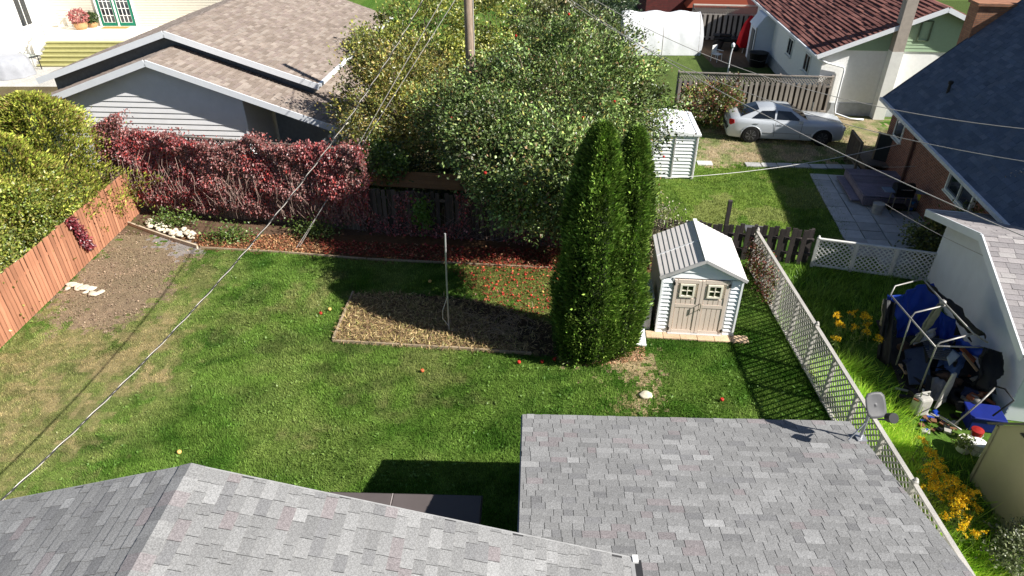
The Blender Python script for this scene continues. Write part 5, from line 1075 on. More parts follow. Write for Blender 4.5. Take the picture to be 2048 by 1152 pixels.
# ------------------------------------------------------------------ satellite dish on the fence side of the wing roof
sd_ = thing('satellite_dish', 'grey satellite dish on a mast at the corner of the wing roof', 'dish', (5.9, 8.38, 0)); dm_ = mat('dish_grey', S(84, 84, 87), .5)
b = MB(); b.tube([(0, 0, 2.58), (.0, .0, 3.2), (.0, .0, 3.42)], .026, 8); b.build('mast', mat('mast_steel', S(170, 172, 176), .35, metal=.5), sd_)
Q = (Vector((.12, -.78, .60))).normalized().to_track_quat('Z', 'Y').to_matrix(); vs_ = []; fs_ = []; nr, na = 5, 20
for i in range(nr+1):
    r_ = .215*i/nr
    for k in range(na):
        a = 2*math.pi*k/na; sq = 1/max(abs(math.cos(a)), abs(math.sin(a)))**.7; vs_.append(Vector((.0, -.06, 3.42))+Q @ Vector((r_*math.cos(a)*sq*.82, r_*math.sin(a)*sq, .35*r_*r_)))
for i in range(nr):
    for k in range(na): fs_.append((i*na+k, i*na+(k+1) % na, (i+1)*na+(k+1) % na, (i+1)*na+k))
b = MB(); b.add(vs_, fs_); o = b.build('reflector', dm_, sd_, smooth=True); o.modifiers.new('solid', 'SOLIDIFY').thickness = .012
b = MB(); b.tube([Vector((.0, -.06, 3.42))+Q @ Vector((0, -.23, .03)), Vector((.0, -.06, 3.42))+Q @ Vector((0, -.20, .32))], .014, 6); b.build('feed_arm', dm_, sd_)
b = MB(); c = Vector((.0, -.06, 3.42))+Q @ Vector((0, -.17, .36)); b.tube([c-Q @ Vector((0, 0, .07)), c+Q @ Vector((0, 0, .06))], [.075, .085], 12); b.build('receiver', mat('receiver_black', S(36, 36, 38), .4), sd_)
b = MB(); b.box((0, 0, 2.64), (.16, .2, .03)); b.tube([(0, 0, 3.0), (-.25, -.1, 2.68)], .014, 6); b.build('roof_bracket', mat('mast_steel', S(170, 172, 176), .35, metal=.5), sd_)
# ------------------------------------------------------------------ patio, deck and things by the brick house
pt_ = bpy.data.objects.new('patio', None); COL.objects.link(pt_); pt_.location = (12.02, 25.75, 0); pt_.rotation_euler = (0, 0, R(-8.8)); tag(pt_, 'patio of large grey concrete slabs beside the brick house', kind='structure')
slm = mat('grey_slab', S(178, 177, 176), .9, ns=3, amt=.15, fine=.15, fs=50, rnd=.16); sme = boxmesh('slab', (.68, .585, .05), slm)
for i in range(6):
    for j in range(13):
        if (i == 0 and j > 10) or (i > 2 and j < 5): continue
        piece('slab', sme, pt_, (.35+i*.715+random.uniform(-.01, .01), -.3-j*.61+random.uniform(-.01, .01), -.012+random.uniform(-.008, .008)), rz=random.uniform(-.015, .015))
pth = bpy.data.objects.new('path', None); COL.objects.link(pth); pth.location = G(1395, 327); pth.rotation_euler = (0, 0, R(-4)); tag(pth, 'row of flat concrete slabs leading to the patio', kind='structure')
for k in range(10):
    if k in (1, 2): continue
    piece('slab', sme, pth, (.3+k*.66, random.uniform(-.03, .03), -.012), scale=(.9, .7, 1))
dk_ = thing('deck', 'weathered purple grey wooden deck platform against the brick house', 'deck', (13.25, 25.3, 0), R(-8.8)); dwm = wood('purple_grey_wood', S(138, 128, 140), S(106, 98, 108), rnd=.18)
for k in range(13): b = MB(); b.box((.9, -.09-.2*k, .42), (1.85, .185, .035)); b.build('deck_board', dwm, dk_)
b = MB(); b.box((-.03, -1.3, .26), (.04, 2.6, .28)); b.build('skirt', dwm, dk_); b = MB(); b.box((.9, -2.65, .26), (1.85, .04, .28)); b.build('skirt', dwm, dk_)
for k in range(2): b = MB(); b.box((-.22, -1.3, .16+.0*k), (.3, 2.2, .05)); b.build('step', dwm, dk_) if k == 0 else None
rl2 = thing('porch_railing', 'grey wooden porch railing beside the brick house door', 'railing', (14.1, 27.3, 0), R(-8.8)); rw = wood('grey_rail_wood', S(128, 116, 104), S(98, 88, 80), rnd=.1)
for y in (0, -1.45): b = MB(); b.box((0, y, .65), (.09, .09, 1.3)); b.build('post', rw, rl2)
for z in (.32, 1.27): b = MB(); b.box((0, -.72, z), (.07, 1.4, .06)); b.build('rail', rw, rl2)
for k in range(10): b = MB(); b.box((0, -.13-.13*k, .8), (.035, .035, .92)); b.build('baluster', rw, rl2)
lnd = thing('porch_landing', 'small wooden landing below the brick house door', 'landing', (14.7, 26.6, 0), R(-8.8))
for k in range(8): b = MB(); b.box((.25, .8-.2*k, .3), (1.1, .19, .04)); b.build('deck_board', rw, lnd)
for x in (-.25, .7): b = MB(); b.box((x, .05, .14), (.08, 1.55, .28)); b.build('joist', rw, lnd)
# barbecue and buckets
bq = thing('barbecue', 'black lidded gas barbecue on the shaded patio', 'barbecue', (*G(1792, 425)[:2], 0), R(-8)); bk_ = mat('black_enamel', S(22, 23, 25), .35)
b = MB(); b.box((0, 0, .80), (.62, .5, .2)); b.build('firebox', bk_, bq, bevel=.02)
b = MB(); vs_ = [(x, .25*math.cos(math.pi*k/8), .91+.24*math.sin(math.pi*k/8)) for x in (-.31, .31) for k in range(9)]; b.add(vs_, [(k, k+1, 10+k, 9+k) for k in range(8)]+[tuple(range(8, -1, -1)), tuple(range(9, 18))]); b.build('lid', bk_, bq)
for sx in (-.5, .5): b = MB(); b.box((sx, 0, .86), (.34, .42, .03)); b.build('side_shelf', mat('blue_grey_shelf', S(120, 132, 150), .5), bq)
for x in (-.27, .27):
    for y in (-.2, .2): b = MB(); b.tube([(x*1.1, y*1.15, 0), (x, y, .72)], .018, 6); b.build('leg', mat('tan_leg', S(150, 140, 120), .5), bq)
b = MB(); b.box((0, 0, .25), (.56, .42, .03)); b.build('lower_shelf', bk_, bq); b = MB(); b.tube([(-.2, -.27, 1.0), (.2, -.27, 1.0)], .014, 6); b.build('handle', mat('mast_steel', None) if False else mat('chrome', S(190, 190, 190), .2, metal=.9), bq)
def bucket(name, label, px, py, r, h, m, cat, lid=True, z=0.0):
    q = G(px, py, z); o = thing(name, label, cat, q); b = MB(); b.lathe((0, 0, 0), [(r*.8, 0), (r*.86, h*.3), (r, h), (r*1.04, h), (r*1.04, h*.95)], 16, cap=True); b.build('body', m, o, smooth=False)
    if lid: b = MB(); b.lathe((0, 0, h), [(r*1.06, -.03), (r*1.06, .01), (r*.4, .03)], 16); b.build('lid', m, o)
    else: b = MB(); b.lathe((0, 0, h-.03), [(r*.96, 0), (r*.9, -.005)], 14); b.build('contents', mat('dark_contents', (.03, .025, .02), .9), o)
    b = MB(); b.tube([(-r*1.03, 0, h*.85), (-r*1.1, -r*.5, h*.6), (0, -r*1.12, h*.5), (r*1.1, -r*.5, h*.6), (r*1.03, 0, h*.85)], .008, 5); b.build('handle', cab, o); return o
bucket('bucket', 'blue plastic bucket on the shaded patio', 1818, 418, .16, .36, mat('bucket_blue', S(40, 120, 190), .4), 'bucket')
bucket('bin', 'yellow green plastic bin on the shaded patio', 1838, 420, .2, .6, mat('bin_yellow', S(190, 184, 40), .45), 'bin')
bucket('bucket', 'pale grey bucket at the patio edge by the deck', 1752, 428, .2, .42, mat('bucket_grey', S(180, 176, 170), .5), 'bucket', lid=False)
bucket('flower_pot', 'white flower pot with small plant beside the beige shed', 1925, 900, .17, .32, mat('pot_white', S(226, 224, 216), .5), 'pot', lid=False)
bucket('bucket', 'white bucket next to the beige shed wall', 1948, 905, .15, .3, mat('bucket_white', S(232, 232, 230), .5), 'bucket')
bucket('fuel_can', 'red plastic can tucked behind the beige shed', 1946, 880, .12, .3, mat('can_red', S(150, 34, 30), .5), 'can')
# potted mums on the terrace
for px, py, s_, lab, cols_ in ((164, 58, 1.0, 'pink chrysanthemum in a wicker pot on the pale terrace', [(.45, .16, .15), (.36, .10, .10), (.52, .22, .19)]), (187, 54, .75, 'green plant in a wicker pot beside the pink chrysanthemum', [(.06, .10, .03), (.09, .13, .04)])):
    q = G(px, py, 1.25); o = thing('potted_plant', lab, 'plant', q); b = MB(); b.lathe((0, 0, 0), [(.30*s_, 0), (.40*s_, .15), (.42*s_, .4*s_), (.36*s_, .42*s_)], 14); b.build('pot', mat('wicker', S(176, 138, 98), .8, ns=30, amt=.3), o)
    P = RNG.normal(size=(700, 3)); P /= np.linalg.norm(P, axis=1)[:, None]; P = P*np.array((.58, .55, .48))*s_*RNG.uniform(.75, 1.05, 700)[:, None]+np.array((0, 0, .75*s_)); v_, f_ = leafgeo(P, .13, .1, RNG); arrmesh('flowers' if s_ == 1 else 'leaves', v_, f_, leafmat('leaf_bind', .3, .05), o, cols=jitcol(cols_, 700, RNG, .25))
# covered grill and glass table on the white terrace
q = G(30, 150); cg2 = thing('grill_cover', 'silver grey tarpaulin cover over furniture at the top left hedge', 'cover', (q.x-.4, q.y, 0)); b = MB(); prof = []
vs_ = []; fs_ = []; na = 40
for i, (r_, z) in enumerate(((1.5, 0), (1.45, .4), (1.38, .8), (1.2, 1.05), (.7, 1.2), (.02, 1.25))):
    for k in range(na): a = 2*math.pi*k/na; rr_ = r_*(1+.05*math.sin(9*a+i*.3)*(1-i/6)+.02*math.sin(23*a)); vs_.append((rr_*math.cos(a), rr_*math.sin(a)*.8, z))
for i in range(5):
    for k in range(na): fs_.append((i*na+k, i*na+(k+1) % na, (i+1)*na+(k+1) % na, (i+1)*na+k))
b.add(vs_, fs_); b.build('cover', mat('silver_tarp', S(150, 152, 158), .4, ns=3, amt=.15), cg2, smooth=True)
gt = thing('patio_table', 'black framed glass patio table on the white terrace', 'table', (*G(40, 112, .8)[:2], 0), R(-25)); b = MB(); b.box((0, 0, .78), (1.9, 1.25, .05))
b.build('frame', dkp, gt, bevel=.03); b = MB(); b.box((.1, .05, .81), (1.3, .9, .012)); b.build('glass_top', glassmat('smoked_glass', (.16, .19, .16), .12), gt)
for x in (-.8, .8):
    for y in (-.5, .5): b = MB(); b.tube([(x, y, 0), (x, y, .76)], .03, 6); b.build('leg', dkp, gt)
# ------------------------------------------------------------------ far yard: tarp shelter, tent, quad bike, umbrella, chair
ts = thing('tarp_shelter', 'long white tarpaulin shelter behind the top of the apple tree', 'shelter', (9.6, 46.0, 0), R(-1)); b = MB(); vs_ = []; fs_ = []; nx_, nz_ = 36, 16
prof = [(-1.15, 0), (-1.1, .6), (-1.02, 1.2), (-.85, 1.8), (-.55, 2.25), (-.2, 2.42), (.2, 2.42), (.55, 2.25), (.85, 1.8), (1.05, 1.0), (1.15, 0)]
for i in range(nx_+1):
    x = -2.55+5.0*i/nx_
    for j, (y, z) in enumerate(prof):
        wv = .05*math.sin(i*.9+j*.7)+.035*math.sin(i*2.1+j*1.7)+.05*math.sin(i*.31*(j+1)); vs_.append((x+.1*math.sin(j), y*(1+.12*wv), z*(1+.06*math.sin(i*.52)*.4)+.12*wv*(.3+.7*(z > 1))))
npf = len(prof)
for i in range(nx_):
    for j in range(npf-1): fs_.append((i*npf+j, (i+1)*npf+j, (i+1)*npf+j+1, i*npf+j+1))
b.add(vs_, fs_); b.add([vs_[j] for j in range(npf)], [tuple(range(npf-1, -1, -1))]); b.add([vs_[nx_*npf+j] for j in range(npf)], [tuple(range(npf))]); b.build('tarpaulin', mat('white_tarp', S(226, 228, 232), .5, ns=2, amt=.06, bump=.03), ts, smooth=True)
for x in (-2.4, 0, 2.3): b = MB(); b.tube([(x, yy*.985, zz*.985) for yy, zz in prof], .025, 6); b.build('hoop', cab, ts)
tn = thing('tent', 'white enclosed canopy tent beside the brown roofed house', 'tent', (*G(1530, 128)[:2], 0), R(-6)); tm_ = mat('tent_white', S(222, 226, 236), .6, ns=2, amt=.04)
b = MB(); b.box((0, .9, 1.05), (1.75, 1.8, 2.1)); b.build('walls', tm_, tn, bevel=.05); b = MB(); b.prism([(-.95, -.05, 2.08), (.95, -.05, 2.08), (.5, -.05, 2.75), (0, -.05, 2.95), (-.5, -.05, 2.75)], (0, 1.9, 0)); b.build('canopy', tm_, tn, smooth=False)
for x in (-.88, .88): b = MB(); b.box((x, -.03, 1.05), (.06, .05, 2.1)); b.build('corner_pole', cab, tn)
b = MB(); b.box((-.90, .7, .95), (.05, .75, 1.9)); b.build('shade_panel', mat('tent_shadow', S(90, 96, 100), .6), tn)  # dark panel standing in for shade on the tent's left side
um = thing('patio_umbrella', 'closed red patio umbrella leaning by the white tent', 'umbrella', (*G(1484, 106)[:2], 0)); b = MB(); na = 16; vs_ = []; fs_ = []
for i, (r_, z) in enumerate(((.16, .35), (.36, .6), (.34, 1.2), (.22, 1.9), (.05, 2.3))):
    for k in range(na): a = 2*math.pi*k/na; rr_ = r_*(1+.22*math.cos(8*a)*(1 if i < 4 else 0)); vs_.append((rr_*math.cos(a)*1.2+.05*i, rr_*math.sin(a), z))
for i in range(4):
    for k in range(na): fs_.append((i*na+k, i*na+(k+1) % na, (i+1)*na+(k+1) % na, (i+1)*na+k))
b.add(vs_, fs_); b.build('canopy', mat('red_fabric', S(206, 22, 34), .7, amt=.1), um, smooth=True); b = MB(); b.tube([(0, 0, 0), (.25, 0, 2.4)], .025, 6); b.build('shaft', cab, um)
qb = thing('quad_bike', 'black quad bike parked in front of the far grey fence', 'quad bike', (*G(1452, 98)[:2], 0), R(-20))
for x in (-.55, .55):
    for y in (-.4, .4):
        b = MB(); b.tube([(x, y-.14, .32), (x, y-.1, .32), (x, y+.1, .32), (x, y+.14, .32)], [.26, .32, .32, .26], 16); wl = b.build('wheel', blk, qb); b = MB(); b.tube([(x, y-.15, .32), (x, y-.145, .32)], .15, 12); b.build('rim', mat('dark_rim', S(70, 70, 72), .4), wl)
b = MB(); b.box((0, 0, .62), (1.25, .42, .3)); b.build('body', dkp, qb, bevel=.06); b = MB(); b.box((-.15, 0, .86), (.75, .34, .16)); b.build('seat', blk, qb, bevel=.05)
for x in (-.55, .55): b = MB(); b.box((x, 0, .72), (.62, 1.02, .07)); b.build('fender', dkp, qb, bevel=.03)
b = MB(); b.tube([(.42, -.4, 1.08), (.36, 0, 1.02), (.42, .4, 1.08)], .02, 6); b.tube([(.36, 0, 1.02), (.5, 0, .7)], .03, 6); b.build('handlebar', dkp, qb); b = MB(); b.box((-.75, 0, .86), (.4, .75, .03)); b.build('rack', dkp, qb)
ch = thing('plastic_chair', 'white plastic garden chair near the far dark ground', 'chair', (*G(1432, 122)[:2], 0), R(40)); cw = mat('chair_white', S(232, 232, 230), .4)
b = MB(); b.box((0, 0, .42), (.5, .48, .04)); b.build('seat', cw, ch, bevel=.01); b = MB(); b.box((0, .24, .68), (.5, .04, .5)); b.build('backrest', cw, ch, bevel=.01)
for x in (-.22, .22):
    for y in (-.2, .22): b = MB(); b.tube([(x*1.1, y*1.1, 0), (x, y, .42)], .022, 6); b.build('leg', cw, ch)
    b = MB(); b.box((x*1.12, 0, .62), (.05, .5, .03)); b.build('armrest', cw, ch)
bucket('bin', 'black round bin in front of the white tent', 1513, 132, .55, .8, mat('bin_black', S(16, 16, 18), .5), 'bin')
lp_ = thing('garden_lamp', 'slim white lamp post in front of the lattice topped fence', 'lamp', (*G(1452, 165)[:2], 0)); b = MB(); b.tube([(0, 0, 0), (0, 0, 1.5), (.05, 0, 1.9)], .04, 8); b.build('post', fw, lp_); b = MB(); b.lathe((.05, 0, 1.9), [(.05, 0), (.10, .08), (.10, .2), (.02, .28)], 10); b.build('head', fw, lp_)
rb = thing('brick_house', 'dark red brick house at the top edge behind the far fence', 'house', (15.0, 57, 0)); b = MB(); b.box((0, 2, 2.2), (9, 4, 4.4)); b.build('wall', brickmat('dark_red_brick', S(96, 34, 32), S(80, 28, 28), S(70, 40, 38), 1.5), rb)
b = MB(); b.prism([(-1.6, -.1, 1.0), (3.2, -.1, 1.0), (2.8, -.1, 1.75), (-1.0, -.1, 1.75)], (0, -1.2, -.1)); b.build('porch_roof', mat('orange_tile', S(150, 74, 54), .8, ns=20, amt=.2), rb)
b = MB(); b.box((-1.2, -.05, 2.3), (1.2, .08, .8)); b.build('window', fw, rb)
q = V(778, 10, 46); sc_ = thing('garden_sack', 'white sack lying beyond the back of the tan garage', 'sack', (q.x, 45.5, 0)); b = MB(); b.blob((0, 0, .7), (.7, .5, .75), 5, 3, .25); b.build('sack', mat('white_sack', S(214, 218, 226), .6), sc_, smooth=True)
# ------------------------------------------------------------------ collapsed canopy and junk by the white garage
fr = thing('canopy_frame', 'grey tubular frame of the collapsed canopy against the white garage', 'frame', (9.9, 12.6, 0)); fmm = mat('grey_tube', S(150, 148, 144), .45, metal=.3)
def J(px, py, z): return lp(fr, G(px, py, z))
TUB = [[(1781, 590, 1.75), (1790, 572, 1.85), (1845, 558, 1.95)], [(1783, 592, 1.72), (1870, 693, 1.75)], [(1848, 560, 1.95), (1885, 602, 2.05), (1948, 668, 1.9), (1975, 685, 1.6)],
       [(1792, 730, .35), (1822, 635, 1.7), (1830, 625, 1.8), (1893, 610, 2.0)], [(1838, 782, .25), (1873, 692, 1.6), (1880, 685, 1.7), (1945, 668, 1.85)], [(1873, 692, 1.6), (1967, 695, 1.45)], [(1893, 612, 2.0), (1948, 668, 1.9)],
       [(1908, 850, .2), (1965, 800, .9), (1990, 776, 1.0)], [(1990, 772, 1.0), (2010, 778, 1.1), (2028, 801, 1.0), (1985, 832, .6)], [(1880, 832, .25), (1922, 860, .3)]]
for t_ in TUB: b = MB(); b.tube([J(*p) for p in t_], .020, 7); b.build('tube', fmm if t_[0][0] != 1990 else dkp, fr, smooth=True)
b = MB(); b.blob(J(1886, 605, 2.0), .08, 2, 2, .1); b.build('hub', fmm, fr, smooth=True)
def sheet(name, label, quad, m, cat, nu=14, nv=12, amp=.07, seed=0, thick=.012):
    """crumpled sheet over four world corners"""
    Q4 = [Vector(p) for p in quad]; o0 = Q4[0].copy(); vs_ = []; fs_ = []; rng = np.random.default_rng(seed); ph = rng.uniform(0, 6, 6)
    nrm = (Q4[1]-Q4[0]).cross(Q4[3]-Q4[0]).normalized()
    for i in range(nu+1):
        for j in range(nv+1):
            u, v = i/nu, j/nv; p = Q4[0]*(1-u)*(1-v)+Q4[1]*u*(1-v)+Q4[2]*u*v+Q4[3]*(1-u)*v
            d = amp*(math.sin(u*7+ph[0]+v*2)+.6*math.sin(v*9+ph[1]+u*3)+.4*math.sin(u*17+ph[2])+.35*math.sin((u+v)*21+ph[3])); vs_.append(p+nrm*d-o0)
    for i in range(nu):
        for j in range(nv): fs_.append((i*(nv+1)+j, (i+1)*(nv+1)+j, (i+1)*(nv+1)+j+1, i*(nv+1)+j+1))
    b = MB(); b.add(vs_, fs_); o = b.build(name, m, smooth=True); o.location = o0; o.modifiers.new('solid', 'SOLIDIFY').thickness = thick; return tag(o, label, cat)
blt = mat('blue_tarp', S(24, 60, 158), .45, ns=4, amt=.12); bkt = mat('black_tarp', S(26, 28, 32), .6, ns=4, amt=.2); grt = mat('grey_sheet', S(150, 150, 152), .6); tan_ = mat('beige_canvas', S(176, 170, 148), .8)
sheet('blue_tarp', 'large blue tarp hanging at the back of the collapsed canopy', [G(1782, 592, 1.6), G(1866, 566, 1.75), G(1884, 668, .45), G(1794, 676, .35)], blt, 'tarp', 26, 22, .06, 1)
sheet('blue_tarp', 'blue tarp fold in the centre of the collapsed canopy', [G(1878, 622, 1.2), G(1912, 640, 1.15), G(1905, 690, .55), G(1880, 682, .55)], blt, 'tarp', seed=2)
sheet('blue_tarp', 'blue tarp strip at the right of the collapsed canopy', [G(1905, 672, .95), G(1968, 695, 1.15), G(1962, 722, .8), G(1912, 690, .65)], blt, 'tarp', seed=3, amp=.04)
sheet('black_tarp', 'black tarp slumped against the white garage wall', [G(1850, 562, 1.85), G(1905, 600, 1.8), G(1968, 680, 1.5), G(1925, 655, 1.2)], bkt, 'tarp', seed=4)
sheet('black_tarp', 'black tarp bulging at the right end of the canopy', [G(1962, 692, 1.5), G(2004, 705, 1.25), G(1995, 790, .7), G(1950, 775, .55)], bkt, 'tarp', seed=5, amp=.09)
sheet('black_tarp', 'black tarp hanging down the left side of the canopy', [G(1770, 598, 1.5), G(1790, 605, 1.45), G(1778, 735, .15), G(1752, 715, .12)], bkt, 'tarp', seed=6, amp=.06)
sheet('canvas_sheet', 'beige canvas flap at the upper left of the canopy', [G(1762, 606, 1.3), G(1776, 596, 1.4), G(1768, 655, .5), G(1760, 650, .5)], tan_, 'canvas', seed=7, amp=.03)
sheet('blue_tarp', 'blue fold wrapped around the left canopy post', [G(1775, 590, 1.58), G(1784, 592, 1.6), G(1776, 660, .5), G(1767, 655, .45)], blt, 'tarp', seed=8, amp=.03)
sheet('grey_sheet', 'crumpled grey sheet in the middle of the canopy', [G(1830, 668, .9), G(1872, 655, 1.0), G(1874, 672, .85), G(1826, 690, .7)], grt, 'sheet', seed=9, amp=.05)
sheet('grey_strap', 'twisted grey fabric strip hanging from the canopy hub', [G(1876, 606, 1.9), G(1890, 612, 1.95), G(1836, 682, .8), G(1818, 690, .75)], mat('grey_green_fabric', S(126, 126, 112), .8), 'fabric', seed=10, amp=.04)
sheet('black_tarp', 'dark tarp floor under the collapsed canopy', [G(1752, 640, .16), G(1960, 640, .2), G(1985, 830, .12), G(1800, 775, .10)], mat('dark_ground_tarp', S(36, 34, 34), .8, ns=5, amt=.3), 'tarp', seed=11, amp=.025)
sheet('panel', 'dark navy panel leaning inside the canopy', [G(1808, 700, .5), G(1858, 690, .8), G(1862, 768, .35), G(1818, 770, .25)], mat('navy_panel', S(46, 56, 78), .5), 'panel', seed=12, amp=.005)
gg = thing('slatted_crate', 'dark crate with paler grey slats lying in the canopy', 'crate', G(1868, 715, .45), R(-14))
for k in range(11): b = MB(); b.box((0, .42-.085*k, .28), (.62, .035, .03)); b.build('slat', mat('slat_grey', S(104, 106, 110), .4), gg)
for x in (-.31, .31): b = MB(); b.box((x, 0, .14), (.03, .92, .3)); b.build('side', dkp, gg)
b = MB(); b.box((0, 0, .02), (.62, .9, .02)); b.build('base', dkp, gg)
sheet('board', 'pale square board leaning in the canopy', [G(1893, 715, .9), G(1905, 700, 1.0), G(1920, 712, .95), G(1898, 732, .75)], mat('pale_board', S(150, 162, 172), .6), 'board', 4, 4, 0.0, 13, .02)
jk = [('wooden_plank', 'orange brown plank among the canopy junk', (1922, 695, .9), (1950, 722, .7), .16, mat('rusty_wood', S(160, 92, 56), .8)), ('wooden_plank', 'pale plank below the orange brown plank', (1926, 706, .85), (1955, 742, .55), .09, mat('pale_wood', S(178, 150, 118), .8)),
      ('wooden_plank', 'brown plank on the left of the canopy floor', (1800, 728, .3), (1812, 748, .25), .08, mat('pale_wood', S(178, 150, 118), .8)), ('wooden_plank', 'thin plank standing near the blue box', (1945, 800, .35), (1965, 786, .6), .05, mat('brown_wood', S(120, 84, 62), .8)),
      ('wooden_plank', 'dark plank across the middle of the canopy junk', (1850, 775, .3), (1900, 750, .4), .12, mat('dark_brown_wood', S(84, 64, 52), .8)), ('wooden_plank', 'grey plank at the lower left of the canopy', (1790, 776, .12), (1840, 788, .12), .07, mat('grey_plank', S(140, 138, 130), .8)),
      ('white_pipe', 'white pipe lying in front of the canopy', (1881, 834, .22), (1922, 860, .25), .035, mat('pipe_white', S(226, 226, 222), .4)), ('white_pipe', 'short white stick below the canopy middle', (1846, 778, .3), (1852, 792, .25), .04, mat('pipe_white', S(226, 226, 222), .4)), ('white_pipe', 'second short white stick below the canopy middle', (1856, 774, .3), (1858, 790, .25), .04, mat('pipe_white', S(226, 226, 222), .4))]
for nm, lab, a, c, wd, m_ in jk:
    p0, p1 = G(*a), G(*c); o = MB(); o.bar(p0-p0, p1-p0, wd, .03); k = o.build(nm, m_, bevel=.004); k.location = p0; tag(k, lab, 'plank' if 'plank' in nm else 'pipe')
pg = thing('playhouse_panel', 'broken white plastic panel with a notch in front of the junk', 'panel', G(1880, 812, .1), R(35)); b = MB(); b.prism([(-.2, 0, 0), (.2, 0, 0), (.26, 0, .5), (.18, 0, .9), (.0, 0, .95), (-.1, 0, .6)], (0, .05, 0)); b.build('panel', mat('dirty_white', S(168, 166, 160), .7, ns=5, amt=.3), pg, bevel=.01)
pg = thing('white_container', 'white plastic container with handle at the edge of the grass', 'container', G(1835, 825, .0), R(10)); b = MB(); b.box((0, 0, .25), (.32, .28, .5)); b.build('body', mat('dirty_white', S(206, 204, 198), .6), pg, bevel=.05); b = MB(); b.tube([(-.1, 0, .5), (-.1, 0, .62), (.1, 0, .62), (.1, 0, .5)], .02, 6); b.build('handle', mat('dirty_white', S(206, 204, 198), .6), pg)
nvt = mat('deep_blue_plastic', S(22, 38, 118), .5, ns=4, amt=.2)
tb = thing('storage_tub', 'deep blue plastic storage tub in front of the white garage', 'tub', (*G(1958, 850)[:2], 0), R(-12)); b = MB(); b.prism([(-.33, -.24, 0), (.33, -.24, 0), (.33, .24, 0), (-.33, .24, 0)], (0, 0, .36)); b.build('body', nvt, tb, bevel=.03); b = MB(); b.box((0, 0, .39), (.74, .55, .05)); b.build('lid', nvt, tb, bevel=.02)
ty = thing('tyre', 'old black tyre lying among the canopy junk', 'tyre', G(1920, 800, .16)); b = MB(); b.lathe((0, 0, 0), [(.17, 0), (.26, .0), (.29, .07), (.26, .15), (.17, .15), (.15, .07), (.17, 0)], 20, cap=False); b.build('rubber', blk, ty, smooth=True)
gp2 = G(1925, 890, .34); P = RNG.normal(size=(160, 3))*np.array((.1, .1, .08))+np.array((0, 0, .12)); pl = thing('seedling', 'small green plant growing in the white flower pot', 'plant', gp2); v_, f_ = leafgeo(P, .09, .06, RNG); arrmesh('leaves', v_, f_, leafmat('leaf_bind', .3, .05), pl, cols=jitcol([(.22, .28, .06), (.15, .2, .04)], 160, RNG, .2))
for k in range(26):
    q = G(1850+random.uniform(-10, 60), 845+random.uniform(-22, 22)); b = MB(); b.box((0, 0, .03), (random.uniform(.06, .2), random.uniform(.05, .14), random.uniform(.02, .06)), rz=random.uniform(0, 3)); o = b.build('scrap', [mat('dirty_white', S(206, 204, 198), .6), mat('brown_wood', S(120, 84, 62), .8), dkp, blt][k % 4]); o.location = q; tag(o, ['white', 'brown', 'black', 'blue'][k % 4]+' scrap of rubbish on the ground before the canopy', 'rubbish', 'scraps of rubbish before the canopy')
cbx = thing('cart', 'dark folded cart standing behind the end of the lattice fence', 'cart', (*G(1500, 505)[:2], 0), R(-10)); b = MB(); b.box((0, 0, .55), (.55, .5, .5)); b.build('body', dkp, cbx, bevel=.03); b = MB(); b.box((0, .0, .83), (.62, .55, .05)); b.build('lid', mat('grey_lid', S(96, 96, 100), .5), cbx, bevel=.01)
for x in (-.24, .24): b = MB(); b.tube([(x-.03, -.2, .15), (x+.03, -.2, .15)], .15, 12); b.build('wheel', blk, cbx)

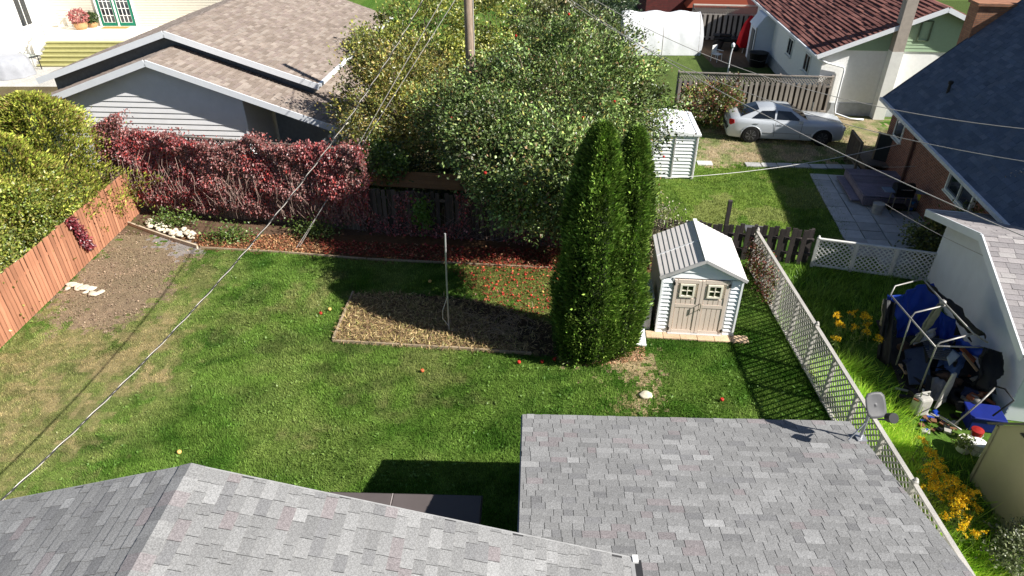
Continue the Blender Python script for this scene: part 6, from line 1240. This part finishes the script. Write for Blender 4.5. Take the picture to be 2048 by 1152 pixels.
for k in range(44):
    rr = random.Random(500+k); q = G(1800+rr.uniform(0, 165), 690+rr.uniform(0, 130), .14)+Vector((0, 0, rr.uniform(0, .22)))
    b = MB(); kind_ = k % 3
    if kind_ == 0: b.box((0, 0, .06), (rr.uniform(.25, .6), rr.uniform(.05, .12), rr.uniform(.02, .05)), rot=Matrix.Rotation(rr.uniform(0, 3), 3, 'Z') @ Matrix.Rotation(rr.uniform(-.5, .5), 3, 'Y'))
    elif kind_ == 1: b.blob((0, 0, .08), (rr.uniform(.1, .22), rr.uniform(.08, .16), .1), k, 2, .35)
    else: b.box((0, 0, .1), (rr.uniform(.12, .3), rr.uniform(.12, .26), rr.uniform(.06, .2)), rz=rr.uniform(0, 3))
    ci = rr.choice((0, 0, 1, 1, 2, 3, 4)); nm_c = ('black', 'brown', 'grey', 'navy', 'rusty')[ci]
    o = b.build(('junk_plank', 'junk_bag', 'junk_box')[kind_], mat('junk_'+nm_c, (S(30, 30, 32), S(86, 66, 54), S(120, 118, 114), S(34, 44, 74), S(128, 74, 50))[ci], .8, ns=6, amt=.3), smooth=kind_ == 1); o.location = q
    tag(o, nm_c+(' stick', ' bag', ' box')[kind_]+' in the dark junk heap under the canopy frame', ('plank', 'bag', 'box')[kind_], 'junk heaped under the canopy frame')
psn = thing('porch_screen', 'dark framed screen standing by the brick house landing', 'screen', (*G(1763, 338)[:2], 0), R(-40)); b = MB(); b.box((0, 0, .75), (.85, .03, 1.3)); b.build('panel', mat('dark_grey_door', S(44, 48, 50), .5), psn)
b = MB()
for s in (-1, 1): b.box((s*.45, 0, .75), (.07, .06, 1.44)); b.box((0, 0, .75+s*.68), (.83, .06, .07))
b.build('frame', mat('tan_frame', S(150, 132, 110), .6), psn)
ldg = thing('wooden_ledge', 'long brown board ledge behind the top of the low fence', 'ledge', (-3.5, 21.35, 0), R(-8)); 
for k in range(4):
    b = MB(); b.box((0, -.25+.22*k, 1.58+.045*k), (4.4, .21, .03), rot=Matrix.Rotation(.2, 3, 'X')); b.build('board', wood('brown_ledge_wood', S(150, 108, 70), S(112, 80, 54), rnd=.2), ldg)
for x in (-2, 0, 2): b = MB(); b.box((x, .1, .78), (.09, .09, 1.5)); b.build('post', darkw, ldg)

fbl = mat('faded_blue_tarp', S(74, 98, 140), .6, ns=4, amt=.25)
sheet('blue_tarp', 'faded blue grey tarp draped over the lower junk in the canopy', [G(1888, 690, .75), G(1935, 712, .7), G(1915, 760, .35), G(1870, 742, .4)], fbl, 'tarp', 20, 16, .05, 21)
sheet('grey_sheet', 'grey plastic sheet slumped at the front of the junk heap', [G(1862, 752, .45), G(1902, 766, .45), G(1890, 806, .18), G(1850, 796, .16)], mat('dull_grey_sheet', S(128, 128, 130), .6, ns=4, amt=.2), 'sheet', 18, 14, .05, 22)
